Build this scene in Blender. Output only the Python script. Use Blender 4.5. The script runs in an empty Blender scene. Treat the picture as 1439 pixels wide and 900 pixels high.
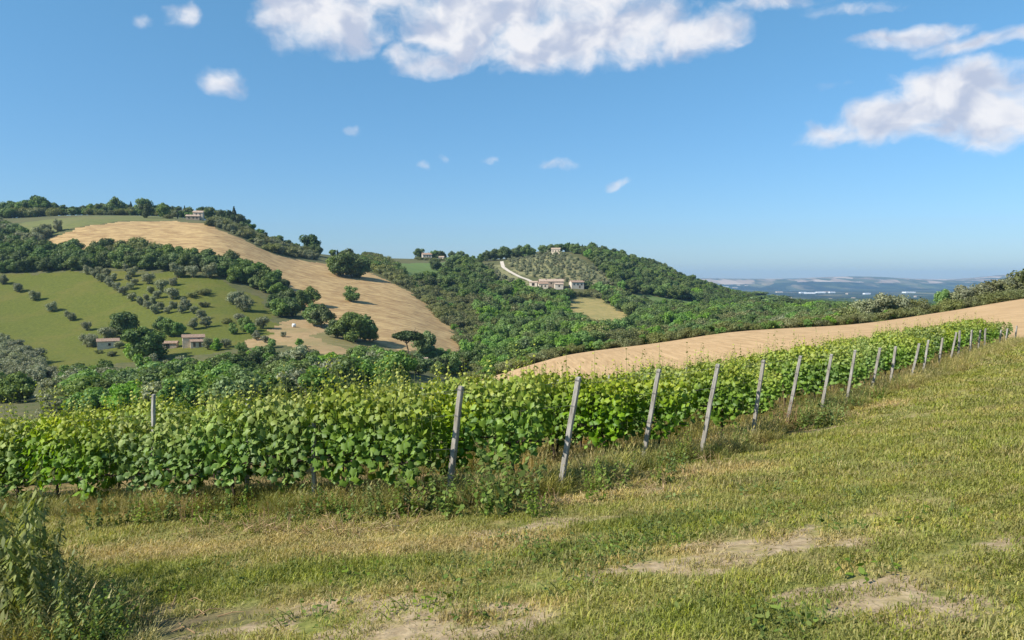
import bpy, math, random
import numpy as np
from mathutils import Vector, Matrix
random.seed(7); RNG = np.random.default_rng(7)
SC = bpy.context.scene
COL = SC.collection
R = math.radians

# ------------------------------------------------------------------ camera
FPX, UC, VC, VH = 1108.0, 719.5, 450.0, 395.0      # focal length in photo pixels, image centre, eye level row
EYE = 1.65
PITCH = math.atan((VC - VH) / FPX)
cam = bpy.data.cameras.new('camera'); camo = bpy.data.objects.new('camera', cam); COL.objects.link(camo)
cam.sensor_fit = 'HORIZONTAL'; cam.sensor_width = 36.0; cam.lens = 36.0 * FPX / 1439.0
cam.clip_start = 0.05; cam.clip_end = 60000
camo.location = (0, 0, EYE); camo.rotation_euler = (R(90) - PITCH, 0, 0)
SC.camera = camo

# ------------------------------------------------------------------ render, exposure
SC.render.engine = 'CYCLES'
cy = SC.cycles
cy.use_denoising = True
try: cy.denoiser = 'OPENIMAGEDENOISE'
except Exception: pass
cy.max_bounces = 6; cy.diffuse_bounces = 3; cy.glossy_bounces = 2; cy.transmission_bounces = 3
cy.transparent_max_bounces = 4; cy.volume_bounces = 1; cy.caustics_reflective = False; cy.caustics_refractive = False
cy.sample_clamp_indirect = 4.0
SC.view_settings.view_transform = 'Standard'; SC.view_settings.look = 'None'
SC.view_settings.gamma = 1.0; SC.view_settings.use_curve_mapping = False
SC.view_settings.exposure = 0.57

# ------------------------------------------------------------------ sun
SUN_EL = R(39); TO_SUN_H = Vector((-0.90, -0.44, 0)).normalized()
TO_SUN = (TO_SUN_H * math.cos(SUN_EL) + Vector((0, 0, math.sin(SUN_EL)))).normalized()
sl = bpy.data.lights.new('sun', 'SUN'); sl.energy = 5.0; sl.angle = R(0.53); sl.color = (1.0, 0.93, 0.82)
so = bpy.data.objects.new('sun', sl); COL.objects.link(so)
so.rotation_euler = TO_SUN.to_track_quat('Z', 'Y').to_euler()

# ------------------------------------------------------------------ node helper
class NB:
    def __init__(s, tree): s.t = tree; s.n = tree.nodes; s.l = tree.links
    def new(s, typ, **kw):
        nd = s.n.new(typ)
        for k, v in kw.items(): setattr(nd, k, v)
        return nd
    def put(s, sock, v):
        if hasattr(v, 'is_output'): s.l.new(v, sock)
        else: sock.default_value = v
    def m(s, op, a, b=None, c=None, clamp=False):
        nd = s.new('ShaderNodeMath', operation=op, use_clamp=clamp)
        s.put(nd.inputs[0], a)
        if b is not None: s.put(nd.inputs[1], b)
        if c is not None: s.put(nd.inputs[2], c)
        return nd.outputs[0]
    def vm(s, op, a, b=None, out=0):
        nd = s.new('ShaderNodeVectorMath', operation=op)
        s.put(nd.inputs[0], a)
        if b is not None: s.put(nd.inputs[1], b)
        return nd.outputs['Value'] if op in ('DOT_PRODUCT', 'LENGTH', 'DISTANCE') else nd.outputs[0]
    def noise(s, vec, scale, detail=3.0, rough=0.55, dist=0.0):
        nd = s.new('ShaderNodeTexNoise'); s.put(nd.inputs['Vector'], vec)
        nd.inputs['Scale'].default_value = scale; nd.inputs['Detail'].default_value = detail
        nd.inputs['Roughness'].default_value = rough; nd.inputs['Distortion'].default_value = dist
        return nd.outputs[0]
    def mapr(s, v, a, b, c=0.0, d=1.0, smooth=False):
        nd = s.new('ShaderNodeMapRange'); nd.clamp = True
        if smooth: nd.interpolation_type = 'SMOOTHSTEP'
        s.put(nd.inputs[0], v)
        for i, q in enumerate((a, b, c, d)): s.put(nd.inputs[1 + i], q)
        return nd.outputs[0]
    def mix(s, f, a, b, blend='MIX'):
        nd = s.new('ShaderNodeMix', data_type='RGBA', blend_type=blend)
        s.put(nd.inputs[0], f)
        for sock, v in ((nd.inputs[6], a), (nd.inputs[7], b)):
            if hasattr(v, 'is_output'): s.l.new(v, sock)
            else: sock.default_value = (*v, 1) if len(v) == 3 else v
        return nd.outputs[2]
    def ramp(s, f, stops):
        nd = s.new('ShaderNodeValToRGB'); s.put(nd.inputs[0], f); e = nd.color_ramp.elements
        while len(e) < len(stops): e.new(0.5)
        for el, (p, c) in zip(e, stops): el.position = p; el.color = (*c, 1)
        return nd.outputs[0]
    def attr(s, name, typ='GEOMETRY'):
        nd = s.new('ShaderNodeAttribute', attribute_name=name, attribute_type=typ); return nd.outputs['Fac']
    def pos(s): return s.new('ShaderNodeNewGeometry').outputs['Position']
    def scale_vec(s, v, xyz):
        return s.vm('MULTIPLY', v, xyz)

def pix_dir(u, v):
    cx = (u - UC) / FPX; cyy = (VC - v) / FPX
    c, sn = math.cos(PITCH), math.sin(PITCH)
    return np.array([cx, c + cyy * sn, cyy * c - sn])

# ------------------------------------------------------------------ world: sky with scattered cumulus
W = bpy.data.worlds.new('World'); SC.world = W; W.use_nodes = True
nb = NB(W.node_tree); nb.n.clear()
sky = nb.new('ShaderNodeTexSky', sky_type='NISHITA'); sky.sun_disc = False
sky.sun_elevation = SUN_EL; sky.sun_rotation = math.atan2(TO_SUN.x, TO_SUN.y)
sky.altitude = 150; sky.air_density = 1.0; sky.dust_density = 0.2; sky.ozone_density = 1.6
SKY_STRENGTH = 0.11
hs = nb.new('ShaderNodeHueSaturation'); hs.inputs['Saturation'].default_value = 1.15; hs.inputs['Hue'].default_value = 0.488; hs.inputs['Value'].default_value = 1.0
nb.l.new(sky.outputs[0], hs.inputs['Color']); skycol = hs.outputs[0]
tc = nb.new('ShaderNodeTexCoord').outputs['Generated']
sep = nb.new('ShaderNodeSeparateXYZ'); nb.l.new(tc, sep.inputs[0])
az = nb.m('ARCTAN2', sep.outputs[0], sep.outputs[1]); el = nb.m('ARCSINE', sep.outputs[2])
comb = nb.new('ShaderNodeCombineXYZ'); nb.l.new(az, comb.inputs[0]); nb.l.new(el, comb.inputs[1])
skycol = nb.mix(nb.mapr(el, 0.0, 0.45, 1.0, 0.0), skycol, nb.mix(1.0, skycol, (.48, .53, .77), 'MULTIPLY'))
skycol = nb.mix(1.0, skycol, (.80, .98, 1.01), 'MULTIPLY')
P = comb.outputs[0]                                   # azimuth, elevation of the view ray in radians
wn = nb.new('ShaderNodeTexNoise'); nb.l.new(P, wn.inputs['Vector']); wn.inputs['Scale'].default_value = 16; wn.inputs['Detail'].default_value = 3
warp = nb.vm('MULTIPLY', nb.vm('SUBTRACT', wn.outputs['Color'], (0.5, 0.5, 0.5)), (0.055, 0.038, 0))
PW = nb.vm('ADD', P, warp)
CLOUDS = [  # u, v, half width, half height, density
 (455, 25, 95, 46, 1.0), (415, 0, 60, 30, .9), (530, 0, 70, 34, .8), (600, 85, 62, 22, .75), (650, 40, 95, 52, 1.0), (760, 62, 120, 42, 1.05),
 (690, 5, 120, 40, .95), (860, 40, 120, 46, 1.0), (830, 0, 110, 38, .9), (950, 52, 80, 32, .9), (1005, 42, 48, 26, .85), (1080, 4, 70, 12, .45),
 (527, 50, 15, 11, .6), (562, 75, 26, 16, .7),
 (1290, 52, 70, 15, .8), (1380, 62, 80, 13, .8), (1235, 54, 40, 9, .65),
 (1345, 142, 92, 46, 1.15), (1420, 155, 80, 44, 1.1), (1265, 165, 70, 32, .95), (1175, 186, 62, 17, .7), (1330, 178, 120, 14, .75),
 (313, 112, 31, 20, .75), (262, 25, 24, 15, .62), (204, 33, 17, 8, .42), (866, 257, 24, 9, .62), (785, 228, 34, 8, .36),
 (590, 233, 13, 7, .45), (686, 231, 15, 6, .42), (631, 221, 11, 6, .42), (494, 189, 14, 6, .34), (1175, 121, 26, 7, .34), (1200, 10, 60, 9, .36)]
D = None
for (u, v, rx, ry, amp) in CLOUDS:
    d = pix_dir(u, v); d /= np.linalg.norm(d)
    ca, ce = math.atan2(d[0], d[1]), math.asin(d[2])
    q = nb.vm('MULTIPLY', nb.vm('SUBTRACT', PW, (ca, ce, 0)), (FPX / rx, FPX / ry, 0))
    t = nb.m('MULTIPLY_ADD', nb.vm('DOT_PRODUCT', q, q), -amp * .8, amp)
    D = t if D is None else nb.m('SMOOTH_MAX', D, t, 0.25)
# the same kind of fair-weather cloud goes on round the rest of the sky
gn = nb.noise(nb.vm('MULTIPLY', PW, (1.0, 2.2, 1.0)), 2.6, 2.0)
away = nb.mapr(nb.m('ABSOLUTE', az), 0.66, 0.95, 0.0, 1.0, True)
high = nb.mapr(el, 0.5, 0.75, 0.0, 1.0, True)
up = nb.mapr(el, 0.10, 0.22, 0.0, 1.0, True)
gen = nb.m('SUBTRACT', nb.m('MULTIPLY', nb.m('MULTIPLY', nb.m('SUBTRACT', gn, 0.56), 7.0), nb.m('MULTIPLY', nb.m('MAXIMUM', away, high), up)), nb.m('MULTIPLY', nb.m('SUBTRACT', 1.0, nb.m('MULTIPLY', nb.m('MAXIMUM', away, high), up)), 1.0))
D = nb.m('MAXIMUM', D, gen)
PB = nb.vm('MULTIPLY', PW, (1.0, 1.35, 1.0))
n1 = nb.noise(PB, 22, 7.0, 0.58)
n1s = nb.noise(nb.vm('ADD', PB, (-0.014, 0.022, 0)), 20, 3.0, 0.5)
n1b = nb.noise(PB, 20, 4.0, 0.5)
dens = nb.m('ADD', D, nb.m('MULTIPLY', nb.m('SUBTRACT', n1, 0.50), 1.75))
alpha = nb.mapr(dens, 0.0, 0.95, 0.0, 0.95, True)
lit = nb.mapr(nb.m('ADD', nb.m('SUBTRACT', n1b, n1s), nb.m('MULTIPLY', dens, -0.06)), -0.28, 0.12, 0.0, 1.0, True)  # sunlit and shaded sides of the clouds painted in by offset noise
ccol = nb.mix(lit, (0.36, 0.40, 0.50), (0.635, 0.63, 0.645))
ccol = nb.vm('MULTIPLY', ccol, (1 / SKY_STRENGTH,) * 3)
fin = nb.mix(alpha, skycol, ccol)
bg = nb.new('ShaderNodeBackground'); nb.l.new(fin, bg.inputs[0]); bg.inputs[1].default_value = SKY_STRENGTH
wo = nb.new('ShaderNodeOutputWorld'); nb.l.new(bg.outputs[0], wo.inputs[0])
W.cycles.sampling_method = 'MANUAL'; W.cycles.sample_map_resolution = 512

# ------------------------------------------------------------------ terrain height
UCOL = np.array([-150, 0, 130, 280, 420, 560, 680, 800, 920, 1040, 1200, 1330, 1439, 1600], float)
YK = np.array([45, 65, 90, 125, 145, 170, 230, 290, 340, 400, 470, 550, 650, 780, 950, 1300, 2000, 4000, 8000, 10800, 12600, 15500], float)
VT = np.array([   # image row of the ground at each distance, one line per column of the photograph
 [690, 680, 665, 640, 625, 610, 570, 535, 500, 450, 395, 350, 320, 306, 325, 350, 385, 425, 411, 407, 391, 394],
 [655, 650, 640, 617, 604, 590, 559, 529, 500, 455, 397, 350, 320, 307, 325, 350, 385, 425, 411, 407, 391, 394],
 [645, 640, 630, 608, 596, 582, 553, 522, 492, 450, 392, 345, 309, 303, 325, 350, 385, 425, 411, 407, 391, 394],
 [630, 625, 615, 596, 586, 573, 548, 516, 482, 438, 388, 342, 312, 309, 330, 355, 385, 425, 411, 407, 391, 394],
 [618, 608, 598, 584, 575, 565, 541, 511, 480, 450, 415, 382, 358, 352, 357, 364, 388, 425, 411, 407, 391, 394],
 [607, 592, 578, 566, 559, 553, 534, 517, 500, 468, 438, 410, 386, 373, 364, 368, 390, 425, 411, 407, 391, 394],
 [600, 577, 548, 533, 534, 545, 552, 540, 522, 497, 470, 443, 412, 382, 365, 372, 392, 425, 411, 407, 391, 394],
 [590, 566, 533, 501, 499, 510, 520, 510, 497, 480, 462, 445, 418, 378, 354, 380, 405, 425, 411, 407, 391, 394],
 [575, 552, 520, 488, 483, 492, 503, 497, 487, 475, 463, 450, 432, 408, 382, 390, 410, 425, 411, 407, 392, 394],
 [552, 530, 503, 472, 466, 473, 480, 478, 472, 464, 456, 449, 441, 433, 424, 415, 418, 425, 411, 407, 394, 397],
 [522, 500, 478, 460, 456, 459, 462, 460, 458, 456, 452, 448, 445, 442, 440, 437, 432, 425, 411, 407, 388, 392],
 [498, 480, 460, 444, 438, 441, 446, 448, 449, 448, 447, 446, 445, 443, 441, 438, 433, 425, 411, 407, 393, 395],
 [486, 463, 440, 425, 420, 421.5, 425, 432, 436, 440, 441, 442, 443, 442, 440, 438, 433, 425, 411, 405, 386, 392],
 [470, 448, 425, 408, 401, 400, 405, 415, 425, 432, 436, 440, 442, 442, 440, 438, 433, 425, 411, 405, 380, 390]], float)
LK = np.log(YK)
def hermite(xk, Yk, x):
    """monotone cubic along the last axis; Yk (...,n), x scalar array"""
    h = np.diff(xk); d = np.diff(Yk, axis=-1) / h
    mt = np.zeros_like(Yk)
    mt[..., 0] = d[..., 0]; mt[..., -1] = d[..., -1]
    a, b = d[..., :-1], d[..., 1:]
    w1 = 2 * h[1:] + h[:-1]; w2 = h[1:] + 2 * h[:-1]
    ok = a * b > 0
    den = np.where(ok, w1 / np.where(ok, a, 1) + w2 / np.where(ok, b, 1), 1)
    mt[..., 1:-1] = np.where(ok, (w1 + w2) / den, 0)
    x = np.clip(x, xk[0], xk[-1]); i = np.clip(np.searchsorted(xk, x) - 1, 0, len(xk) - 2)
    return i, mt, h, x
def her_eval(xk, Yk, mt, h, i, x):
    t = (x - xk[i]) / h[i]; hh = h[i]
    return ((2*t**3 - 3*t**2 + 1) * Yk[..., i] + (t**3 - 2*t**2 + t) * hh * mt[..., i]
            + (-2*t**3 + 3*t**2) * Yk[..., i+1] + (t**3 - t**2) * hh * mt[..., i+1])
# dense resample along depth, then across columns
LD = np.linspace(LK[0], LK[-1], 500)
i_, mt_, h_, x_ = hermite(LK, VT, LD); TAB1 = her_eval(LK, VT, mt_, h_, i_, x_)          # 14 x 500
UD = np.linspace(UCOL[0], UCOL[-1], 360)
i_, mt_, h_, x_ = hermite(UCOL, TAB1.T.copy(), UD); TAB = her_eval(UCOL, TAB1.T.copy(), mt_, h_, i_, x_)   # 500 x 360
for _ in range(4):                                              # soften the knots a little
    TAB[:, 1:-1] = .25 * TAB[:, :-2] + .5 * TAB[:, 1:-1] + .25 * TAB[:, 2:]
def table_z(x, y):
    y = np.maximum(y, 20.0)
    U = np.clip(UC + FPX * x / y, UD[0], UD[-1]); L = np.clip(np.log(y), LD[0], LD[-1])
    fu = (U - UD[0]) / (UD[1] - UD[0]); fl = (L - LD[0]) / (LD[1] - LD[0])
    iu = np.clip(fu.astype(int), 0, len(UD) - 2); il = np.clip(fl.astype(int), 0, len(LD) - 2)
    a = fu - iu; b = fl - il
    V = (TAB[il, iu]*(1-a)*(1-b) + TAB[il, iu+1]*a*(1-b) + TAB[il+1, iu]*(1-a)*b + TAB[il+1, iu+1]*a*b)
    return EYE - (V - VH) / FPX * y
# near ground: thin plate spline through the feet of the posts and a few marks on the grass
ENDS = [  # end post of each row: foot u, v, top u, v, distance
 (629, 708, 648, 543, 11.0), (786, 693, 813, 530, 12.0), (902, 655, 926, 519, 13.6), (983, 648, 1009, 512, 15.1), (1056, 622, 1073, 506, 16.9),
 (1105, 602, 1125, 500, 18.8), (1153, 583, 1169, 498, 20.9), (1189, 569, 1202, 492, 23.0), (1223, 556, 1237, 489, 25.0), (1250, 547, 1259, 487, 27.0),
 (1279, 538, 1292, 483, 29.1), (1296, 531, 1305, 478, 31.1), (1318, 521, 1325, 475, 33.0), (1334, 514, 1344, 467, 35.0), (1346, 508, 1349, 465, 37.0),
 (1362, 503, 1366, 464, 39.0), (1374, 498, 1378, 464, 41.0), (1383, 495, 1385, 462, 43.0), (1404, 488, 1407, 464, 46.4), (1413, 485, 1416, 462, 49.2), (1426, 481, 1429, 458, 52.0)]
cps = [(0, 0, EYE - 1.65), (-6, 0, -0.75), (6, 0, 0.8), (0, -8, 0.9), (-18, -8, -1.6), (18, -6, 2.6), (30, 10, 2.6), (-30, 8, -4.2), (-45, 20, -7.5)]
def at_depth(u, v, y):
    d = pix_dir(u, v); return (d[0] / d[1] * y, y, EYE + d[2] / d[1] * y)
for (u, v, _, _, y) in ENDS: cps.append(at_depth(u, v, y))
for (u, v, y) in [(0, 900, 6.9), (300, 900, 6.1), (720, 900, 5.0), (1100, 900, 4.4), (1439, 900, 4.1), (1439, 700, 7.4), (1439, 560, 17.5), (0, 716, 15.0), (300, 712, 12.8)]:
    cps.append(at_depth(u, v, y))
for u in (-150, 0, 200, 420, 560, 680, 800, 920, 1040, 1200):
    for y in (46, 60, 75):
        x = (u - UC) / FPX * y; cps.append((x, y, float(table_z(np.array([x]), np.array([float(y)]))[0])))
for u in (1330, 1439, 1600):
    for y in (56, 66, 80):
        x = (u - UC) / FPX * y; cps.append((x, y, float(table_z(np.array([x]), np.array([float(y)]))[0])))
CP = np.array(cps)
def tps_k(r2): return np.where(r2 > 1e-9, 0.5 * r2 * np.log(np.maximum(r2, 1e-9)), 0)
NCP = len(CP); K = tps_k(((CP[:, None, :2] - CP[None, :, :2])**2).sum(-1)) + np.eye(NCP) * 4.0
Pm = np.c_[np.ones(NCP), CP[:, :2]]
A = np.zeros((NCP+3, NCP+3)); A[:NCP, :NCP] = K; A[:NCP, NCP:] = Pm; A[NCP:, :NCP] = Pm.T
SOL = np.linalg.solve(A, np.r_[CP[:, 2], 0, 0, 0])
def tps_z(x, y):
    out = SOL[NCP] + SOL[NCP+1] * x + SOL[NCP+2] * y
    for k in range(NCP): out = out + SOL[k] * tps_k((x - CP[k, 0])**2 + (y - CP[k, 1])**2)
    return out
def sstep(t): t = np.clip(t, 0, 1); return t * t * (3 - 2 * t)
def ground(x, y):
    x = np.asarray(x, float); y = np.asarray(y, float)
    x, y = np.broadcast_arrays(x, y)
    w = sstep((y - 48) / 20.0)
    z = np.zeros_like(x)
    m = w < 1
    if m.any(): z[m] += (1 - w[m]) * tps_z(x[m], y[m])
    m = w > 0
    if m.any():
        zt = table_z(x[m], y[m])
        yy = y[m]; xx = x[m]
        amp = sstep((yy - 150) / 200) * 0.8 + sstep((yy - 9000) / 2500) * 34
        s1 = np.where(yy > 6000, 900.0, 38.0)
        und = np.sin(xx / s1 + 1.3) * np.cos(yy / s1 * 1.1) + .6 * np.sin(xx / s1 * 2.3 + yy / s1 * 1.7)
        z[m] += w[m] * (zt + amp * und * .5)
    return z
def gz(x, y): return float(ground(np.array([float(x)]), np.array([float(y)]))[0])
YS = np.exp(np.linspace(math.log(2.5), math.log(15400), 5200))
def gp(u, v, ymin=0.0):
    """point of the ground seen at a pixel of the photograph (first hit beyond ymin)"""
    d = pix_dir(u, v); s, tz = d[0] / d[1], d[2] / d[1]
    ys = YS[YS >= ymin]
    if ymin > 60:
        f = EYE + tz * ys - ground(s * ys, ys)
    else:
        ys = ys[ys < 70]; f = EYE + tz * ys - ground(s * ys, ys)
    below = f <= 0
    st = 0
    if below[0]:                                    # still under a nearer brow: wait until the ray is out again
        out = np.argmax(~below) if (~below).any() else 0; st = out
    idx = np.nonzero(below[st:])[0]
    if len(idx) == 0:
        k = st + int(np.argmin(f[st:])); y = ys[k]          # just skims the crest
        return Vector((s * y, y, gz(s * y, y)))
    k = st + idx[0]
    if k > 0:
        f0, f1 = f[k-1], f[k]; t = f0 / (f0 - f1) if f0 != f1 else 0
        y = ys[k-1] + (ys[k] - ys[k-1]) * t
    else: y = ys[k]
    return Vector((s * y, y, gz(s * y, y)))
# ------------------------------------------------------------------ mesh helpers
def np_mesh(name, V, F, mat=None, attrs=None, smooth=False):
    """V (n,3); F (m,k) of one polygon size, or a list of such arrays"""
    Fs = F if isinstance(F, list) else [F]
    me = bpy.data.meshes.new(name)
    V = np.asarray(V, np.float32); me.vertices.add(len(V)); me.vertices.foreach_set('co', V.ravel())
    if not Fs:
        me.update(); return me
    nl = sum(f.size for f in Fs); npoly = sum(len(f) for f in Fs)
    me.loops.add(nl); me.polygons.add(npoly)
    me.loops.foreach_set('vertex_index', np.concatenate([f.ravel() for f in Fs]).astype(np.int32))
    tot = np.concatenate([np.full(len(f), f.shape[1]) for f in Fs])
    st = np.r_[0, np.cumsum(tot)[:-1]].astype(np.int32)
    me.polygons.foreach_set('loop_start', st)
    if smooth: me.polygons.foreach_set('use_smooth', np.ones(npoly, bool))
    me.update(calc_edges=True)
    for k, a in (attrs or {}).items():
        at = me.attributes.new(k, 'FLOAT', 'POINT'); at.data.foreach_set('value', np.asarray(a, np.float32))
    if mat is not None: me.materials.append(mat)
    return me
def link(name, data, parent=None):
    o = bpy.data.objects.new(name, data); COL.objects.link(o)
    if parent is not None: o.parent = parent
    return o
def tag(o, label=None, cat=None, group=None, kind=None):
    if label: o['label'] = label
    if cat: o['category'] = cat
    if group: o['group'] = group
    if kind: o['kind'] = kind
    return o
class Geo:
    """collects polygons of any size for one mesh"""
    def __init__(s): s.v = []; s.f = []
    def add(s, vs, fs):
        o = len(s.v); s.v += [tuple(p) for p in vs]; s.f += [tuple(i + o for i in f) for f in fs]; return s
    def box(s, lo, hi, M=None):
        x0, y0, z0 = lo; x1, y1, z1 = hi
        vs = [Vector(p) for p in ((x0,y0,z0),(x1,y0,z0),(x1,y1,z0),(x0,y1,z0),(x0,y0,z1),(x1,y0,z1),(x1,y1,z1),(x0,y1,z1))]
        if M is not None: vs = [M @ p for p in vs]
        return s.add(vs, [(0,3,2,1),(4,5,6,7),(0,1,5,4),(1,2,6,5),(2,3,7,6),(3,0,4,7)])
    def tube(s, pts, rads, k=6, cap=True):
        pts = [Vector(p) for p in pts]; o = len(s.v)
        for i, p in enumerate(pts):
            d = (pts[min(i+1, len(pts)-1)] - pts[max(i-1, 0)]).normalized()
            a = d.orthogonal().normalized() if abs(d.z) > .9 else d.cross(Vector((0,0,1))).normalized()
            b = d.cross(a)
            for j in range(k):
                t = 2 * math.pi * j / k; s.v.append(tuple(p + (a * math.cos(t) + b * math.sin(t)) * rads[i]))
        for i in range(len(pts)-1):
            for j in range(k):
                s.f.append((o+i*k+j, o+i*k+(j+1) % k, o+(i+1)*k+(j+1) % k, o+(i+1)*k+j))
        if cap: s.f.append(tuple(o+(len(pts)-1)*k+j for j in range(k)))
        return s
    def mesh(s, name, mat=None, smooth=False):
        me = bpy.data.meshes.new(name); me.from_pydata(s.v, [], s.f); me.update()
        if smooth: me.polygons.foreach_set('use_smooth', [True]*len(me.polygons))
        if mat: me.materials.append(mat)
        return me
    def obj(s, name, mat, parent=None, smooth=False): return link(name, s.mesh(name, mat, smooth), parent)

# ------------------------------------------------------------------ materials
def new_mat(name):
    m = bpy.data.materials.new(name); m.use_nodes = True; b = NB(m.node_tree); b.n.clear()
    return m, b
def surf(b, col, rough=0.9, bump=None, bstr=0.4, bdist=0.05, spec=0.2):
    p = b.new('ShaderNodeBsdfPrincipled'); b.put(p.inputs['Base Color'], col if hasattr(col, 'is_output') else (*col, 1))
    p.inputs['Roughness'].default_value = rough; p.inputs['Specular IOR Level'].default_value = spec
    if bump is not None:
        bn = b.new('ShaderNodeBump'); bn.inputs['Strength'].default_value = bstr; bn.inputs['Distance'].default_value = bdist
        b.l.new(bump, bn.inputs['Height']); b.l.new(bn.outputs[0], p.inputs['Normal'])
    o = b.new('ShaderNodeOutputMaterial'); b.l.new(p.outputs[0], o.inputs[0])
def plain(name, col, rough=0.85, var=0.25, scale=3.0):
    m, b = new_mat(name)
    nz = b.noise(b.pos(), scale, 5)
    c = b.mix(b.mapr(nz, .3, .7), tuple(q * (1 - var) for q in col), tuple(min(1, q * (1 + var)) for q in col))
    surf(b, c, rough, nz, .3, .02); return m
def leaf_mat(name, dark, light, trans=0.3, rnd=0.35, tint='tint', gloss=0.04, young=None, inst=None, posvar=0.0):
    m, b = new_mat(name)
    t = b.attr(tint)
    c = b.mix(t, dark, light)
    if young: c = b.mix(b.attr('young'), c, young)
    if inst: c = b.mix(b.attr('dry', 'INSTANCER'), c, inst)
    r = b.new('ShaderNodeObjectInfo').outputs['Random']
    hsv = b.new('ShaderNodeHueSaturation'); b.l.new(c, hsv.inputs['Color'])
    b.l.new(b.mapr(r, 0, 1, .5 - .028 * rnd * 2, .5 + .02 * rnd * 2), hsv.inputs['Hue'])
    v = b.mapr(b.m('FRACT', b.m('MULTIPLY', r, 7.13)), 0, 1, 1 - rnd, 1 + rnd)
    if posvar: v = b.m('MULTIPLY', v, b.mapr(b.noise(b.pos(), posvar, 3), .3, .7, .75, 1.25))
    b.l.new(v, hsv.inputs['Value'])
    b.l.new(b.mapr(b.m('FRACT', b.m('MULTIPLY', r, 3.7)), 0, 1, .85, 1.12), hsv.inputs['Saturation'])
    c = hsv.outputs[0]
    d = b.new('ShaderNodeBsdfDiffuse'); b.l.new(c, d.inputs[0])
    tr = b.new('ShaderNodeBsdfTranslucent'); b.l.new(b.mix(1.0, c, (1.0, 1.0, .55), 'MULTIPLY'), tr.inputs[0])
    mx = b.new('ShaderNodeMixShader'); mx.inputs[0].default_value = trans; b.l.new(d.outputs[0], mx.inputs[1]); b.l.new(tr.outputs[0], mx.inputs[2])
    last = mx.outputs[0]
    if gloss:
        g = b.new('ShaderNodeBsdfGlossy'); g.inputs['Roughness'].default_value = .55; g.inputs[0].default_value = (.5, .55, .5, 1)
        m2 = b.new('ShaderNodeMixShader'); m2.inputs[0].default_value = gloss; b.l.new(last, m2.inputs[1]); b.l.new(g.outputs[0], m2.inputs[2]); last = m2.outputs[0]
    o = b.new('ShaderNodeOutputMaterial'); b.l.new(last, o.inputs[0])
    return m
M = {}
M['oak'] = leaf_mat('oak_leaves', (.070, .115, .032), (.170, .240, .068), .34, .38)
M['bright'] = leaf_mat('acacia_leaves', (.110, .205, .038), (.230, .370, .078), .38, .28)
M['olive'] = leaf_mat('olive_leaves', (.165, .185, .100), (.330, .345, .205), .30, .22)
M['shrub'] = leaf_mat('shrub_leaves', (.100, .120, .040), (.235, .245, .090), .3, .28)
M['pine'] = leaf_mat('pine_needles', (.020, .040, .014), (.062, .092, .030), .12, .2)
M['vine'] = leaf_mat('vine_leaves', (.078, .165, .013), (.215, .345, .036), .35, .12, gloss=.05, young=(.42, .44, .065))
M['weed'] = leaf_mat('weed_leaves', (.080, .130, .020), (.190, .255, .050), .32, .25, gloss=.04)
M['tallweed'] = leaf_mat('willow_weed_leaves', (.140, .175, .042), (.310, .330, .100), .40, .22, gloss=.03)
M['dryweed'] = leaf_mat('dry_weed', (.14, .060, .028), (.30, .160, .075), .15, .2, gloss=0)
M['straw'] = leaf_mat('straw', (.26, .175, .080), (.50, .370, .180), .2, .15, gloss=.03)
M['grass'] = leaf_mat('grass_blades', (.170, .205, .032), (.330, .340, .074), .36, .16, gloss=.02, inst=(.50, .385, .165), posvar=1.1)
M['tallgrass'] = leaf_mat('tall_grass', (.150, .185, .035), (.330, .320, .090), .34, .25, gloss=.03, inst=(.54, .41, .18))
M['bark'] = plain('bark', (.11, .085, .06), .95, .4, 6)
M['vinewood'] = plain('vine_wood', (.060, .045, .034), .95, .4, 30)
M['cane'] = plain('green_cane', (.12, .15, .045), .8, .3, 20)
M['wire'] = plain('galvanised_wire', (.16, .16, .16), .7, .15, 20)

# ground materials
m, b = new_mat('meadow_ground'); M['meadow'] = m
p = b.pos(); n1 = b.noise(p, 1.6, 5); n2 = b.noise(p, 9.0, 4); n3 = b.noise(p, .35, 3)
green = b.mix(b.mapr(n2, .35, .65), (.110, .130, .026), (.215, .215, .055))
strw = b.mix(b.mapr(n2, .3, .7), (.30, .215, .095), (.42, .315, .150))
soil = b.mix(b.mapr(n2, .3, .7), (.24, .175, .100), (.42, .325, .200))
f = b.m('ADD', b.mapr(b.m('ADD', b.m('MULTIPLY', n1, .7), b.m('MULTIPLY', n3, .3)), .44, .62), b.attr('dry'), clamp=True)
c = b.mix(b.m('MULTIPLY', f, .75), green, strw)
bare = b.mapr(b.m('ADD', b.attr('bare'), b.m('MULTIPLY', b.m('SUBTRACT', n1, .5), 2.6)), .40, .6)
c = b.mix(b.m('MULTIPLY', bare, b.mapr(b.noise(p, 5.0, 5, .7), .32, .5)), c, soil)
c = b.mix(b.m('MULTIPLY', b.attr('dark'), .85), c, (.070, .052, .040))
surf(b, c, .95, n2, .6, .05)
m, b = new_mat('vineyard_ground'); M['vineground'] = m
p = b.pos(); n1 = b.noise(p, 1.2, 5); n2 = b.noise(p, 10, 4)
c = b.mix(b.mapr(n1, .4, .62), (.125, .120, .036), (.33, .235, .110))
c = b.mix(b.mapr(n2, .55, .75), c, (.21, .14, .085))
surf(b, c, .95, n2, .6, .05)
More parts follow.
